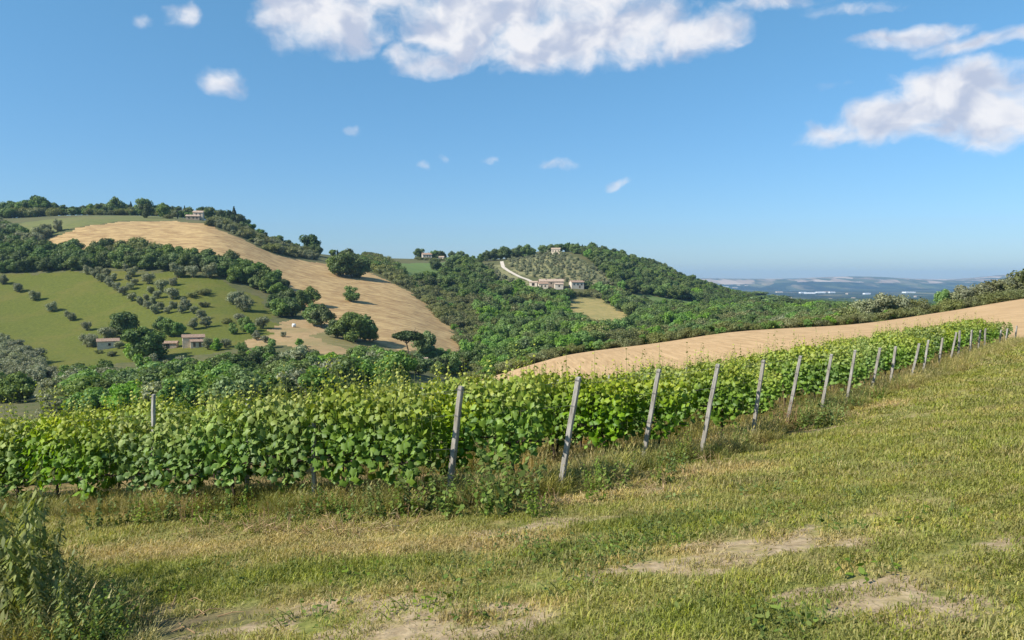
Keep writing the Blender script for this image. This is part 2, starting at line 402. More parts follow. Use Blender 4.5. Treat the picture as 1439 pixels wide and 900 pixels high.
def field(name, ca, cb, cc, s1, s2, stretch=None, rot=0.0, lo=.38, hi=.62):
    m, b = new_mat(name); p = b.pos()
    if stretch:
        mp = b.new('ShaderNodeMapping'); mp.inputs['Rotation'].default_value = (0, 0, rot); mp.inputs['Scale'].default_value = stretch; b.l.new(p, mp.inputs[0]); ps = mp.outputs[0]
    else: ps = p
    n1 = b.noise(ps, s1, 9, .68); n2 = b.noise(p, s2, 6, .65)
    c = b.mix(b.mapr(n1, lo, hi), ca, cb); c = b.mix(b.m('MULTIPLY', b.mapr(n2, .48, .68), .6), c, cc)
    surf(b, c, .95, n1, .5, .3); M[name] = m
field('ploughed_soil', (.37, .240, .118), (.53, .360, .190), (.39, .250, .125), 1.6, .09, (1, .07, 1), 1.25, .36, .62)
field('golden_field', (.22, .135, .060), (.47, .330, .155), (.27, .165, .075), .30, .06, (.35, 1.0, 1), -.6, .34, .58)
field('pasture', (.062, .078, .010), (.128, .142, .022), (.155, .130, .032), .8, .035, None, 0, .30, .66)
field('brown_field', (.30, .205, .10), (.38, .265, .135), (.21, .19, .075), .3, .05)
field('young_vines_field', (.13, .135, .045), (.28, .215, .10), (.16, .16, .05), .5, .05, (.15, 1.6, 1), -.5)
field('green_field', (.095, .150, .040), (.125, .180, .050), (.14, .17, .06), .1, .02)
field('yellow_field', (.25, .215, .075), (.37, .285, .115), (.19, .19, .06), .2, .03)
field('hill_meadow', (.11, .13, .04), (.16, .165, .055), (.17, .15, .06), .2, .03)
field('scrub_ground', (.070, .085, .028), (.125, .120, .050), (.16, .13, .065), .3, .05)
field('track_gravel', (.48, .42, .34), (.60, .54, .45), (.44, .38, .29), .6, .1)
field('grove_ground', (.17, .175, .075), (.24, .225, .105), (.27, .22, .11), .3, .05)
m, b = new_mat('plain'); M['plain'] = m
p = b.pos(); mp = b.new('ShaderNodeMapping'); mp.inputs['Scale'].default_value = (1, .45, 0); mp.inputs['Rotation'].default_value = (0, 0, .3); b.l.new(p, mp.inputs[0])
vo = b.new('ShaderNodeTexVoronoi'); vo.inputs['Scale'].default_value = .0052; b.l.new(mp.outputs[0], vo.inputs['Vector'])
sp = b.new('ShaderNodeSeparateColor'); b.l.new(vo.outputs['Color'], sp.inputs[0])
c = b.ramp(sp.outputs[0], [(0, (.035, .055, .025)), (.5, (.06, .085, .035)), (.68, (.11, .13, .05)), (.85, (.20, .18, .09)), (1, (.30, .24, .14))])
wd = b.mapr(b.noise(mp.outputs[0], .0016, 5, .6), .40, .56)
c = b.mix(wd, c, (.016, .026, .014))
surf(b, c, .95)
m, b = new_mat('far_hills'); M['far_hills'] = m
p = b.pos(); mp = b.new('ShaderNodeMapping'); mp.inputs['Scale'].default_value = (1, .5, 0); mp.inputs['Rotation'].default_value = (0, 0, .2); b.l.new(p, mp.inputs[0])
vo = b.new('ShaderNodeTexVoronoi'); vo.inputs['Scale'].default_value = .0042; b.l.new(mp.outputs[0], vo.inputs['Vector'])
sp = b.new('ShaderNodeSeparateColor'); b.l.new(vo.outputs['Color'], sp.inputs[0])
c = b.ramp(sp.outputs[1], [(0, (.08, .10, .05)), (.35, (.14, .14, .07)), (.5, (.30, .23, .16)), (.75, (.46, .36, .27)), (1, (.52, .43, .33))])
c = b.mix(b.mapr(b.noise(mp.outputs[0], .003, 5), .5, .6), c, (.06, .08, .04))
surf(b, c, .95)

# ------------------------------------------------------------------ land cover polygons (marks on the photograph dropped onto the ground)
def polyw(pts, ymin=150): return np.array([(lambda q: (q.x, q.y))(gp(u, v, ymin)) for u, v in pts])
def inpoly(x, y, poly):
    r = np.zeros(x.shape, bool); j = len(poly) - 1
    for i in range(len(poly)):
        xi, yi = poly[i]; xj, yj = poly[j]
        c = ((yi > y) != (yj > y)) & (x < (xj - xi) * (y - yi) / (yj - yi + 1e-12) + xi)
        r ^= c; j = i
    return r
PG = {}
PG['golden_field'] = polyw([(58, 345), (80, 331), (110, 321), (170, 312), (240, 311), (290, 316), (330, 332), (380, 356), (470, 372), (520, 384), (560, 402), (602, 430), (640, 470), (650, 490), (640, 503), (560, 493), (520, 482), (470, 462), (430, 440), (400, 412), (370, 395), (330, 378), (270, 366), (200, 360), (120, 360)])
PG['pasture'] = polyw([(-80, 388), (60, 384), (130, 382), (240, 384), (300, 392), (350, 412), (388, 440), (380, 470), (330, 490), (260, 502), (150, 512), (90, 532), (40, 548), (-80, 560), (-120, 470)])
PG['brown_field'] = polyw([(386, 456), (430, 448), (500, 474), (556, 489), (545, 500), (505, 518), (480, 506), (440, 496), (400, 484), (330, 492), (345, 480), (380, 470)])
PG['young_vines_field'] = polyw([(430, 472), (470, 466), (556, 490), (548, 500), (520, 504)])
PG['green_field'] = polyw([(540, 369), (645, 368), (645, 376), (615, 388), (575, 388)], 600)
PG['yellow_field'] = polyw([(795, 421), (845, 420), (900, 450), (880, 465), (858, 474), (800, 450)])
PG['hill_meadow'] = polyw([(-60, 322), (40, 312), (100, 306), (215, 303), (262, 306), (240, 310), (170, 311), (110, 320), (75, 330), (40, 340)])
PG['grove_left'] = polyw([(640, 395), (660, 375), (704, 372), (708, 380), (730, 392), (750, 402), (700, 410), (670, 425)])
PG['grove_top'] = polyw([(711, 362), (720, 354), (760, 352), (800, 360), (840, 380), (862, 400), (850, 408), (826, 404), (760, 392), (740, 388), (722, 382)])
PG['right_strip'] = polyw([(862, 411), (930, 418), (997, 428), (985, 434), (925, 430)])
TRACK = [gp(u, v, 300) for u, v in [(705, 368), (707, 376), (714, 381), (723, 386), (731, 390), (740, 393), (752, 399)]]
ENDP = [gp(e[0], e[1]) for e in ENDS]
ROWDIR = Vector((-0.93, 0.37, 0)).normalized()
LAST = ENDP[-1]
def crest(u):
    ys = np.linspace(88, 168, 161); s = (u - UC) / FPX; el_ = (ground(s * ys, ys) - EYE) / ys; y = float(ys[int(np.argmax(el_))]); return (s * y, y)
brow = np.array([crest(u) for u in (660, 680, 745, 800, 860, 900, 960, 1040, 1100, 1200, 1270, 1330, 1439, 1600)])
p0 = LAST + ROWDIR * 62; p1 = LAST - ROWDIR * 2
PG['ploughed_field'] = np.array([(p0.x - 6, p0.y + 10)] + [tuple(q) for q in brow] + [(brow[-1][0] + 40, 70), (75, 72), (p1.x + 6, p1.y + 3.5), (p1.x, p1.y + 3.0), (p0.x, p0.y + 3.0)])
endl = [(q.x + .5, q.y - .9) for q in ENDP]
PG['vineyard'] = np.array([(-60, 40)] + [(-22, 18.6), (ENDP[0].x - 6, ENDP[0].y + 1.6)] + endl + [(p1.x + 1.5, p1.y + 3.0), (p0.x, p0.y + 3.0), (p0.x - 40, p0.y + 16)])

# soil, straw and green patches of the grass near by: centre pixel, radii in metres (across, along view)
BARE = [(600, 872, .75, .35), (560, 850, .5, .2), (1060, 765, .6, .3), (1010, 800, .5, .15), (880, 806, .7, .22), (790, 735, .7, .3), (770, 700, .7, .25), (1130, 608, 1.0, .5), (620, 890, .6, .2), (1180, 830, .5, .2), (1380, 770, .4, .2), (1150, 740, .3, .2), (1340, 860, .4, .2), (930, 690, .5, .25), (470, 852, .6, .2), (540, 868, .8, .25), (660, 888, .9, .25), (330, 890, .7, .2), (960, 790, .7, .2), (1110, 775, .6, .2), (1240, 850, .6, .2), (720, 745, .6, .25), (860, 730, .5, .2)]
DARK = [(255, 880, .75, .30), (180, 870, .5, .3)]
DRY = [(200, 772, 1.2, .35), (330, 768, 1.4, .4), (450, 775, 1.4, .4), (570, 770, 1.3, .4), (690, 768, 1.1, .35), (850, 700, 1.2, .5), (980, 665, 1.5, .6), (480, 845, .8, .25), (700, 860, .7, .2), (1250, 570, 1.5, .8), (1040, 770, .8, .4)]
LUSH = [(200, 805, 1.2, .3), (350, 812, 1.3, .3), (500, 800, 1.0, .28), (850, 770, .7, .3), (930, 740, .8, .3), (1040, 860, .5, .3)]
BW = {k: [(gp(u, v), a, c) for u, v, a, c in L] for k, L in (('bare', BARE), ('dark', DARK), ('dry', DRY), ('lush', LUSH))}
def blobs(kind, x, y):
    o = np.zeros_like(x)
    for q, a, c in BW[kind]:
        o = np.maximum(o, np.exp(-(((x - q.x) / (a * 1.05))**2 + ((y - q.y) / (c * 1.1))**2)))
    return o

# ------------------------------------------------------------------ terrain sheets
gx = np.arange(-84, 84.01, .4); gy = np.r_[np.arange(-12, 24, .25), np.arange(24, 66.01, .5)]; gy[-1] = 66.0
X, Y = np.meshgrid(gx, gy); Z = ground(X, Y)
nv1 = X.size; V1 = np.c_[X.ravel(), Y.ravel(), Z.ravel()]
def gridf(nr, nc, off=0):
    i = np.arange(nr - 1)[:, None] * nc + np.arange(nc - 1)[None, :]; i = i.ravel() + off
    return np.c_[i, i + 1, i + nc + 1, i + nc]
F1 = gridf(len(gy), len(gx))
fs = np.linspace(-1.2, 1.2, 760); fy = np.exp(np.r_[np.linspace(math.log(66.0), math.log(1400), 420), np.linspace(math.log(1400), math.log(15400), 150)[1:]])
S, Y2 = np.meshgrid(fs, fy); X2 = S * Y2; Z2 = ground(X2, Y2)
V2 = np.c_[X2.ravel(), Y2.ravel(), Z2.ravel()]; F2 = gridf(len(fy), len(fs), nv1)
VA = np.r_[V1, V2]; FA = np.r_[F1, F2]
CX = VA[FA].mean(1)
jw = np.minimum(.3 + CX[:, 1] / 260, 2.2)
jx = CX[:, 0] + jw * (np.sin(CX[:, 1] * .21) + .6 * np.sin(CX[:, 1] * .53 + CX[:, 0] * .2)); jy = CX[:, 1] + jw * (np.sin(CX[:, 0] * .19) + .6 * np.sin(CX[:, 0] * .47 + 1))
cls = np.full(len(FA), 'scrub_ground', dtype=object)
cls[CX[:, 1] < 66] = 'valley_grass'
for k in ('pasture', 'golden_field', 'brown_field', 'young_vines_field', 'green_field', 'yellow_field', 'hill_meadow', 'right_strip', 'grove_left', 'grove_top'):
    cls[inpoly(jx, jy, PG[k]) & (CX[:, 1] > 180)] = k
cls[CX[:, 1] > 1700] = 'plain'; cls[CX[:, 1] > 11750] = 'far_hills'
near = CX[:, 1] < 175
cls[inpoly(CX[:, 0], CX[:, 1], PG['vineyard']) & near] = 'vineyard_ground'
cls[inpoly(jx, jy, PG['ploughed_field']) & near & (cls != 'vineyard_ground')] = 'ploughed_field'
# everything on the camera's side of the end posts is the mown meadow
ex = np.array([-84, -22] + [ENDP[0].x - 6] + [q[0] for q in endl] + [p1.x + 6, 75, 200]); ey = np.array([30, 18.6] + [ENDP[0].y + 1.6] + [q[1] for q in endl] + [p1.y + 3.5, 72, 120])
mead = near & (CX[:, 1] < np.interp(CX[:, 0], ex, ey))
cls[mead & (cls != 'vineyard_ground')] = 'meadow'
cls[(cls == 'valley_grass') | ((cls == 'vineyard_ground') & (CX[:, 1] > 100))] = 'valley_slope'
MATOF = {'meadow': 'meadow', 'vineyard_ground': 'vineground', 'ploughed_field': 'ploughed_soil', 'valley_slope': 'hill_meadow', 'right_strip': 'green_field', 'grove_left': 'grove_ground', 'grove_top': 'grove_ground'}
NAMEOF = {'right_strip': 'hillside_grass_strip', 'hill_meadow': 'ridge_meadow', 'grove_left': 'olive_grove_ground', 'grove_top': 'hilltop_grove_ground', 'plain': 'valley_plain', 'scrub_ground': 'hillside', 'pasture': 'pasture'}
for k in sorted(set(cls)):
    sel = FA[cls == k]; used, inv = np.unique(sel, return_inverse=True)
    vv = VA[used]; at = {}
    if k == 'meadow':
        lush = blobs('lush', vv[:, 0], vv[:, 1])
        at = {'bare': blobs('bare', vv[:, 0], vv[:, 1]), 'dark': blobs('dark', vv[:, 0], vv[:, 1]), 'dry': blobs('dry', vv[:, 0], vv[:, 1]) * .8 - lush * .9}
    me = np_mesh(NAMEOF.get(k, k), vv, inv.reshape(sel.shape), M[MATOF.get(k, k)], at, True)
    tag(link(NAMEOF.get(k, k), me), kind='structure')
# white gravel track up the far hill
g = Geo(); vs = []
for i, q in enumerate(TRACK):
    t = (TRACK[min(i+1, len(TRACK)-1)] - TRACK[max(i-1, 0)]); t.z = 0; nrm = Vector((-t.y, t.x, 0)).normalized()
    for s_ in (-1, 1):
        e = q + nrm * 1.9 * s_; vs.append((e.x, e.y, gz(e.x, e.y) + .35))
g.add(vs, [(2*i, 2*i+1, 2*i+3, 2*i+2) for i in range(len(TRACK)-1)])
tag(g.obj('gravel_track', M['track_gravel']), kind='structure')
# ------------------------------------------------------------------ vegetation builders
def rand_unit(n, rng):
    v = rng.normal(size=(n, 3)); return v / np.linalg.norm(v, axis=1, keepdims=True)
def frames(N, rng):
    """random tangent frame for each normal"""
    a = rng.normal(size=N.shape); a -= (a * N).sum(1, keepdims=True) * N; a /= np.linalg.norm(a, axis=1, keepdims=True)
    return a, np.cross(N, a)
def quad_leaves(P, N, size, rng, aspect=.75):
    T, B = frames(N, rng); n = len(P); size = np.broadcast_to(size, (n,))[:, None]
    V = np.stack([P - T * size, P + B * size * aspect + N * size * .18, P + T * size, P - B * size * aspect + N * size * .18], 1).reshape(-1, 3)
    F = np.arange(4 * n).reshape(n, 4); return V, F
def ico(sub=1):
    import bmesh
    bm = bmesh.new(); bmesh.ops.create_icosphere(bm, subdivisions=sub, radius=1.0)
    V = np.array([v.co[:] for v in bm.verts]); F = np.array([[v.index for v in f.verts] for f in bm.faces]); bm.free(); return V, F
ICOV, ICOF = ico(1)
def crown_mesh(name, mat, lobes, nleaf, lsize, seed, core=.72, spread=.55, hang=0.0):
    """crown of overlapping lobes: a dim inner body plus many leaf clumps through the outer shell"""
    rng = np.random.default_rng(seed); C = np.array([l[:3] for l in lobes]); Rd = np.array([l[3] for l in lobes]); Sq = np.array([l[4] if len(l) > 4 else .85 for l in lobes])
    Vs, Fs3, tint = [], [], []; off = 0
    for c, r, q in zip(C, Rd, Sq):
        v = ICOV * (r * core * (1 + .12 * rng.normal(size=(len(ICOV), 1)))) * np.array([1, 1, q]) + c
        Vs.append(v); Fs3.append(ICOF + off); off += len(v); tint.append(np.full(len(v), .35))  # solid core added inside the leaves to block light, tinted darker
    w = Rd**2 / (Rd**2).sum(); li = rng.choice(len(lobes), nleaf, p=w); d = rand_unit(nleaf, rng)
    rr = Rd[li] * (core + (1.12 - core) * rng.random(nleaf)**.6)
    Pn = C[li] + d * rr[:, None] * np.stack([np.ones(nleaf), np.ones(nleaf), Sq[li]], 1)
    inside = np.zeros(nleaf, bool)
    for c, r, q in zip(C, Rd, Sq):
        inside |= ((((Pn - c) / np.array([1, 1, q]))**2).sum(1) < (r * .66)**2)
    Pn, d, li = Pn[~inside], d[~inside], li[~inside]
    N = d + spread * rng.normal(size=d.shape); N[:, 2] += .15; N /= np.linalg.norm(N, axis=1, keepdims=True)
    v, f = quad_leaves(Pn, N, lsize * (.55 + .9 * rng.random(len(Pn))), rng)
    Vs.append(v); t = np.clip(.25 + .75 * rng.random(len(Pn)) * (.75 + .5 * rng.random(len(lobes))[li]), 0, 1); tint.append(np.repeat(t, 4))
    me = np_mesh(name, np.concatenate(Vs), [np.concatenate(Fs3), f + off], mat, {'tint': np.concatenate(tint)})
    return me
def round_lobes(rng, n, rx, rz, zc, lr):
    n = int(n * 1.35); lr = lr * .9
    """n lobes spread over an ellipsoid of half width rx, half height rz centred at zc"""
    L = [(0, 0, zc, rx * .66, rz / rx)]
    for i in range(n):
        d = rand_unit(1, rng)[0]; d[2] = d[2] * .9 + .05
        k = .5 + .45 * rng.random(); r = lr * (.5 + .8 * rng.random())
        L.append((d[0] * rx * k, d[1] * rx * k, zc + d[2] * rz * k, r, .85))
    return L
def trunk_mesh(name, h, r, branches, seed, lean=.0):
    rng = random.Random(seed); g = Geo(); pts = [(0, 0, -.3)]; rad = [r * 1.35]
    x = y = 0
    for i in range(1, 5):
        x += rng.uniform(-.06, .06) * h + lean * .1; y += rng.uniform(-.06, .06) * h; pts.append((x, y, h * i / 4)); rad.append(r * (1.05 - .16 * i))
    g.tube(pts, rad, 7)
    for k in range(branches):
        a = rng.uniform(0, 6.28); i = rng.choice([2, 3, 3, 4]); b0 = Vector(pts[i]); L = h * rng.uniform(.4, .75)
        b1 = b0 + Vector((math.cos(a) * L * .5, math.sin(a) * L * .5, L * .45)); b2 = b0 + Vector((math.cos(a) * L * .85, math.sin(a) * L * .85, L * 1.0))
        g.tube([b0, b1, b2], [r * .45, r * .3, r * .12], 5)
    return g.mesh(name, M['bark'], True)
def fnoise(x, y, s, ph=0):
    return (np.sin(x * s + ph + 1.7 * np.sin(y * s * .7 + ph)) * np.cos(y * s * 1.13 + .8 * np.sin(x * s * .9)) + .5 * np.sin(x * s * 2.7 + y * s * 2.1 + ph)) / 1.5
# unit trees are 10 m tall; a thing's scale sets its real height
KINDS = {}
def kind(name, variants): KINDS[name] = variants
vs = []
for i in range(6):
    rng = np.random.default_rng(100 + i); L = round_lobes(rng, 17, 4.2 + .6 * rng.random(), 5.0, 4.6, 1.85)
    vs.append((crown_mesh('crown', M['oak'], L, 3400, .34, 200 + i), trunk_mesh('trunk', 4.2, .28, 5, i)))
kind('oak', vs)
vs = []
for i in range(5):
    rng = np.random.default_rng(130 + i); L = round_lobes(rng, 17, 3.7 + .6 * rng.random(), 5.0, 4.8, 1.7)
    vs.append((crown_mesh('crown', M['bright'], L, 3200, .32, 230 + i, spread=.7), trunk_mesh('trunk', 4.0, .2, 5, 20 + i)))
kind('bright', vs)
vs = []
for i in range(5):
    rng = np.random.default_rng(160 + i); L = round_lobes(rng, 15, 4.7 + .6 * rng.random(), 4.7, 4.9, 1.9)
    vs.append((crown_mesh('crown', M['olive'], L, 2600, .30, 260 + i, core=.6, spread=.8), trunk_mesh('trunk', 3.6, .45, 5, 40 + i)))
kind('olive', vs)
vs = []
for i in range(4):
    rng = np.random.default_rng(190 + i); L = [(rng.normal() * 3.2, rng.normal() * 3.2, 2.2 + 5 * rng.random(), 1.8 + 1.6 * rng.random(), .9) for _ in range(13)]
    L.append((0, 0, 3.5, 4.0, .9))
    vs.append((crown_mesh('crown', M['shrub'], L, 2600, .40, 290 + i, core=.62, spread=.8), trunk_mesh('trunk', 3.0, .25, 6, 60 + i)))
kind('shrub', vs)
rng = np.random.default_rng(5)
L = [(0, 0, 8.3, 3.6, .42)] + [(math.cos(a) * 2.9, math.sin(a) * 2.9, 8.0 + .5 * rng.random(), 1.7, .55) for a in np.linspace(0, 6.28, 9)[:-1]] + [(rng.normal(), rng.normal(), 9.1, 1.6, .5) for _ in range(4)]
kind('umbrella_pine', [(crown_mesh('crown', M['pine'], L, 3600, .30, 401, core=.7), trunk_mesh('trunk', 7.6, .25, 7, 81))])
L = [(0, 0, 1.0 + i * .85, 1.05 * math.sin(min(1, (i + 1.2) / 4) * 1.57) * (1 - max(0, i - 6) * .2), 1.1) for i in range(11)]
kind('cypress', [(crown_mesh('crown', M['pine'], L, 1800, .24, 402, core=.8), trunk_mesh('trunk', 2.0, .2, 0, 82))])

LOOK = {'oak': 'dark green oak', 'bright': 'bright green leafy tree', 'olive': 'grey green olive tree', 'shrub': 'shaggy olive green bush'}
GNAME = {'oak': 'oaks', 'bright': 'bright trees', 'olive': 'olives', 'shrub': 'bushes'}
PLACED = []       # (kind, variant, x, y, z, scale xy, scale z, rot, label, category, group, forced)
def put(kd, x, y, h, w=1.0, label='', group='', force=False, cat='tree', sink=.0):
    z = gz(x, y) - sink
    PLACED.append([kd, random.randrange(len(KINDS[kd])), x, y, z, h / 10 * w, h / 10, random.uniform(0, 6.28), label, cat, group, force])
def tree(u, vb, hpx, kd, w=1.0, label='', group='', y=None, ymin=150, cat='tree'):
    if y is None: q = gp(u, vb, ymin)
    else: s = (u - UC) / FPX; q = Vector((s * y, y, gz(s * y, y)))
    put(kd, q.x, q.y, hpx / FPX * q.y, w, label, group, True, cat)
def wood(pts, spacing, kinds, hs, label, group, ymin=150, cat='tree', seed=0, avoid=(), wr=(.85, 1.25), sink=.5):
    poly = polyw(pts, ymin); rng = random.Random(seed); lo, hi = poly.min(0), poly.max(0)
    cells = {}; cand = []
    tot = int((hi - lo).prod() / spacing**2 * 6)
    A = lo + np.random.default_rng(seed + 900).random((min(tot, 400000), 2)) * (hi - lo)
    A = A[inpoly(A[:, 0], A[:, 1], poly)]
    for a in avoid: A = A[~inpoly(A[:, 0], A[:, 1], PG[a])]
    for x, y in A:
        k = (int(x // spacing), int(y // spacing)); bad = False
        for i in (-1, 0, 1):
            for j in (-1, 0, 1):
                for (a, c) in cells.get((k[0]+i, k[1]+j), ()):
                    if (a-x)**2 + (c-y)**2 < (spacing * .8)**2: bad = True
        if bad: continue
        cells.setdefault(k, []).append((x, y)); cand.append((x, y))
    if cand:
        zs = ground(np.array([c[0] for c in cand]), np.array([c[1] for c in cand]))
        for (x, y), z in zip(cand, zs):
            f_ = .5 + .5 * float(fnoise(x, y, .045, seed)) + rng.gauss(0, .16); cum = 0; kd = kinds[-1][0]      # species grow in patches
            for q in kinds:
                cum += q[1]
                if f_ < cum: kd = q[0]; break
            h = rng.uniform(hs[0] * .8, hs[1])
            lab = LOOK[kd] + ' ' + label; grp = GNAME[kd] + ' ' + group; cat = 'bush' if kd == 'shrub' else 'olive tree' if kd == 'olive' else 'tree'
            PLACED.append([kd, rng.randrange(len(KINDS[kd])), x, y, float(z) - sink, h / 10 * rng.uniform(*wr), h / 10, rng.uniform(0, 6.28), lab, cat, grp, False])

# --- the left hill -------------------------------------------------------
GB = 'oaks of the wood band between pasture and golden field'
wood([(-60, 384), (0, 384), (120, 379), (240, 381), (300, 387), (350, 405), (392, 420), (400, 412), (372, 396), (330, 380), (270, 368), (200, 364), (120, 362), (55, 352), (-60, 362)], 7.0, [('oak', 1)], (9.5, 12.5), 'in the wood band between pasture and golden field', 'in the wood band', seed=1)
wood([(130, 362), (150, 350), (196, 352), (215, 364)], 8.0, [('oak', .5), ('shrub', .5)], (9, 12), 'jutting up from the wood band into the golden field', 'reaching up into the golden field', seed=2)
wood([(-60, 350), (0, 345), (55, 345), (60, 335), (95, 325), (70, 326), (40, 338), (0, 318), (-60, 320)], 7.5, [('olive', .45), ('oak', .55)], (8, 11), 'on the wooded slope left of the golden field', 'left of the golden field', seed=3)
for u, t in [(-8, 285), (6, 284), (18, 281), (30, 284), (41, 281), (52, 277), (60, 277), (70, 285), (82, 287), (92, 291)]:
    tree(u, 307, 307 - t, 'oak', 1.0, 'dark oak in the grove on the ridge top above the ridge meadow', 'dark oaks on the left ridge top', y=790)
for u, t in [(103, 294), (113, 296), (122, 297)]: tree(u, 306, 306 - t, 'bright', 1.1, 'low pale tree at the end of the dark ridge grove', 'low pale trees beside the ridge grove', y=790)
for u, t, kd in [(133, 286, 'oak'), (144, 285, 'oak'), (156, 288, 'oak'), (166, 278, 'oak'), (176, 286, 'oak'), (187, 283, 'cypress'), (196, 287, 'oak'), (205, 276, 'oak'), (218, 285, 'bright'), (228, 283, 'oak'), (238, 284, 'oak'), (249, 285, 'oak'), (262, 285, 'cypress'), (268, 287, 'oak')]:
    lab = {'oak': 'round dark oak in the row along the crest above the golden field', 'umbrella_pine': 'flat topped pine rising above the oaks on the crest', 'cypress': 'slim dark cypress among the oaks on the crest', 'bright': 'paler green tree in the crest row above the golden field'}[kd]
    tree(u, 304, 304 - t, kd, 1.0, lab, kd + ' trees on the crest above the golden field', y=800)
tree(209, 306.5, 22, 'oak', .9, 'lone round tree standing on the ridge meadow', 'lone trees on the ridge meadow', y=700)
tree(232, 308, 20, 'oak', .75, 'lone round tree standing on the ridge meadow', 'lone trees on the ridge meadow', y=700)
tree(242, 309, 7, 'shrub', 1.3, 'small bush on the edge of the golden field near the ridge house', y=690, cat='bush')
tree(252, 310, 13, 'cypress', .9, 'slim cypress standing left of the ridge house', y=690)
for u, vb, h, kd in [(289, 309, 20, 'oak'), (299, 311, 22, 'oak'), (311, 313, 22, 'oak'), (322, 316, 24, 'oak'), (334, 319, 24, 'oak'), (331, 316, 32, 'cypress'), (346, 323, 22, 'oak'), (352, 326, 18, 'oak'), (366, 338, 14, 'oak'), (372, 340, 12, 'oak'), (392, 346, 15, 'oak'), (407, 349, 13, 'oak'), (418, 351, 11, 'oak')]:
    tree(u, vb, h, kd, 1.0, 'dark tree on the skyline right of the ridge house' if kd == 'oak' else 'cypress tip above the dark trees right of the ridge house', 'dark skyline trees right of the ridge house' if kd == 'oak' else 'cypresses right of the ridge house', y=740)
wood([(292, 317), (330, 330), (380, 354), (445, 366), (440, 358), (405, 350), (360, 334), (320, 315)], 6.5, [('olive', .5), ('shrub', .5)], (4.5, 7.5), 'on the upper edge of the golden field', 'along the upper edge of the golden field', seed=5, cat='bush')
tree(438, 356, 31, 'oak', 1.0, 'tall dark tree alone on the skyline past the golden field', y=700)
tree(447, 357, 20, 'oak', .9, 'lower dark tree leaning on the tall skyline tree', y=690)
for u in (468, 475, 482): tree(u, 355, 10, 'cypress' if u == 475 else 'oak', 1.2, 'small dark tree on the saddle skyline', 'small trees on the saddle skyline', y=820)
for u, vb, h in [(470, 386, 27), (481, 389, 36), (494, 390, 35), (506, 391, 31), (489, 375, 27)]: tree(u, vb, h, 'oak', 1.0, 'large dark oak in the clump on the upper edge of the golden field', 'oak clump on the upper golden field')
wood([(498, 372), (530, 384), (566, 402), (575, 398), (545, 372), (520, 362)], 7, [('oak', .5), ('shrub', .5)], (6, 10), 'on the bank beyond the golden field', 'on the bank beyond the golden field', seed=6)
tree(494, 424, 22, 'bright', 1.35, 'single round bright green tree alone in the golden field')
for u, vb, h in [(384, 436, 24), (395, 446, 30), (410, 446, 32), (424, 436, 30), (436, 430, 27), (441, 458, 32), (452, 461, 33), (404, 432, 28)]:
    tree(u, vb, h, 'oak', 1.0, 'dark oak in the clump on the lower edge of the golden field', 'oak clump on the lower golden field')
for u, vb, h in [(474, 475, 30), (486, 478, 42), (500, 481, 44), (512, 481, 38), (520, 480, 26)]:
    tree(u, vb, h, 'oak', 1.0, 'dense round oak above the brown stubble field', 'oaks above the brown stubble field')
# olives in rows on the pasture
for x, y in [(20, 560), (100, 603), (195, 650), (290, 712), (395, 765), (490, 820), (240, 0)][:6]:
    tree(x / 4, 260 + y / 4, 15, 'olive', 1.0, 'olive tree in the single line crossing the open pasture', 'line of olives across the pasture', cat='olive tree')
OL = [(490, 505, 14), (530, 522, 14), (570, 546, 14), (612, 570, 15), (655, 595, 14), (700, 620, 15), (745, 652, 13), (785, 676, 14), (830, 697, 13), (870, 725, 14), (600, 514, 12), (640, 540, 12), (745, 515, 15), (720, 540, 10), (760, 565, 11), (730, 590, 12), (820, 648, 10), (860, 668, 12), (900, 700, 12), (945, 722, 12), (710, 490, 12), (560, 497, 11),
 (840, 558, 18), (845, 610, 12), (890, 638, 13), (905, 600, 20), (970, 566, 12), (965, 645, 20), (975, 695, 11), (1040, 700, 18), (1020, 722, 13), (1090, 722, 12), (1130, 755, 15), (1160, 800, 17), (1090, 812, 18), (1000, 522, 22), (1085, 522, 20), (1180, 522, 22), (1310, 670, 20), (1370, 710, 24), (1340, 655, 16)]
for x, y, h in OL: tree(x / 4, 260 + y / 4, h, 'olive', 1.0, 'olive tree in the planted rows on the pasture above the farm sheds', 'olive rows above the farm sheds', cat='olive tree')
for x, y, h in [(1075, 635, 9), (1140, 622, 10), (1150, 612, 8), (1140, 688, 9), (1275, 780, 9)]: tree(x / 4, 260 + y / 4, h, 'shrub', 1.2, 'small dark bush on the pasture right of the olive rows', 'small bushes on the pasture', cat='bush')
tree(66, 556, 16, 'olive', .9, 'single small olive tree on the grass below the pasture', ymin=180, cat='olive tree')
wood([(-15, 480), (0, 478), (30, 492), (60, 520), (74, 536), (40, 540), (-15, 545)], 5.0, [('olive', 1)], (5.5, 7.5), 'in the dense grove at the foot of the pasture', 'at the foot of the pasture', seed=8, cat='olive tree')
wood([(-15, 558), (0, 556), (24, 560), (28, 566), (-15, 570)], 5.0, [('oak', 1)], (6, 9), 'below the dense olive grove', 'below the olive grove', seed=9, ymin=180)
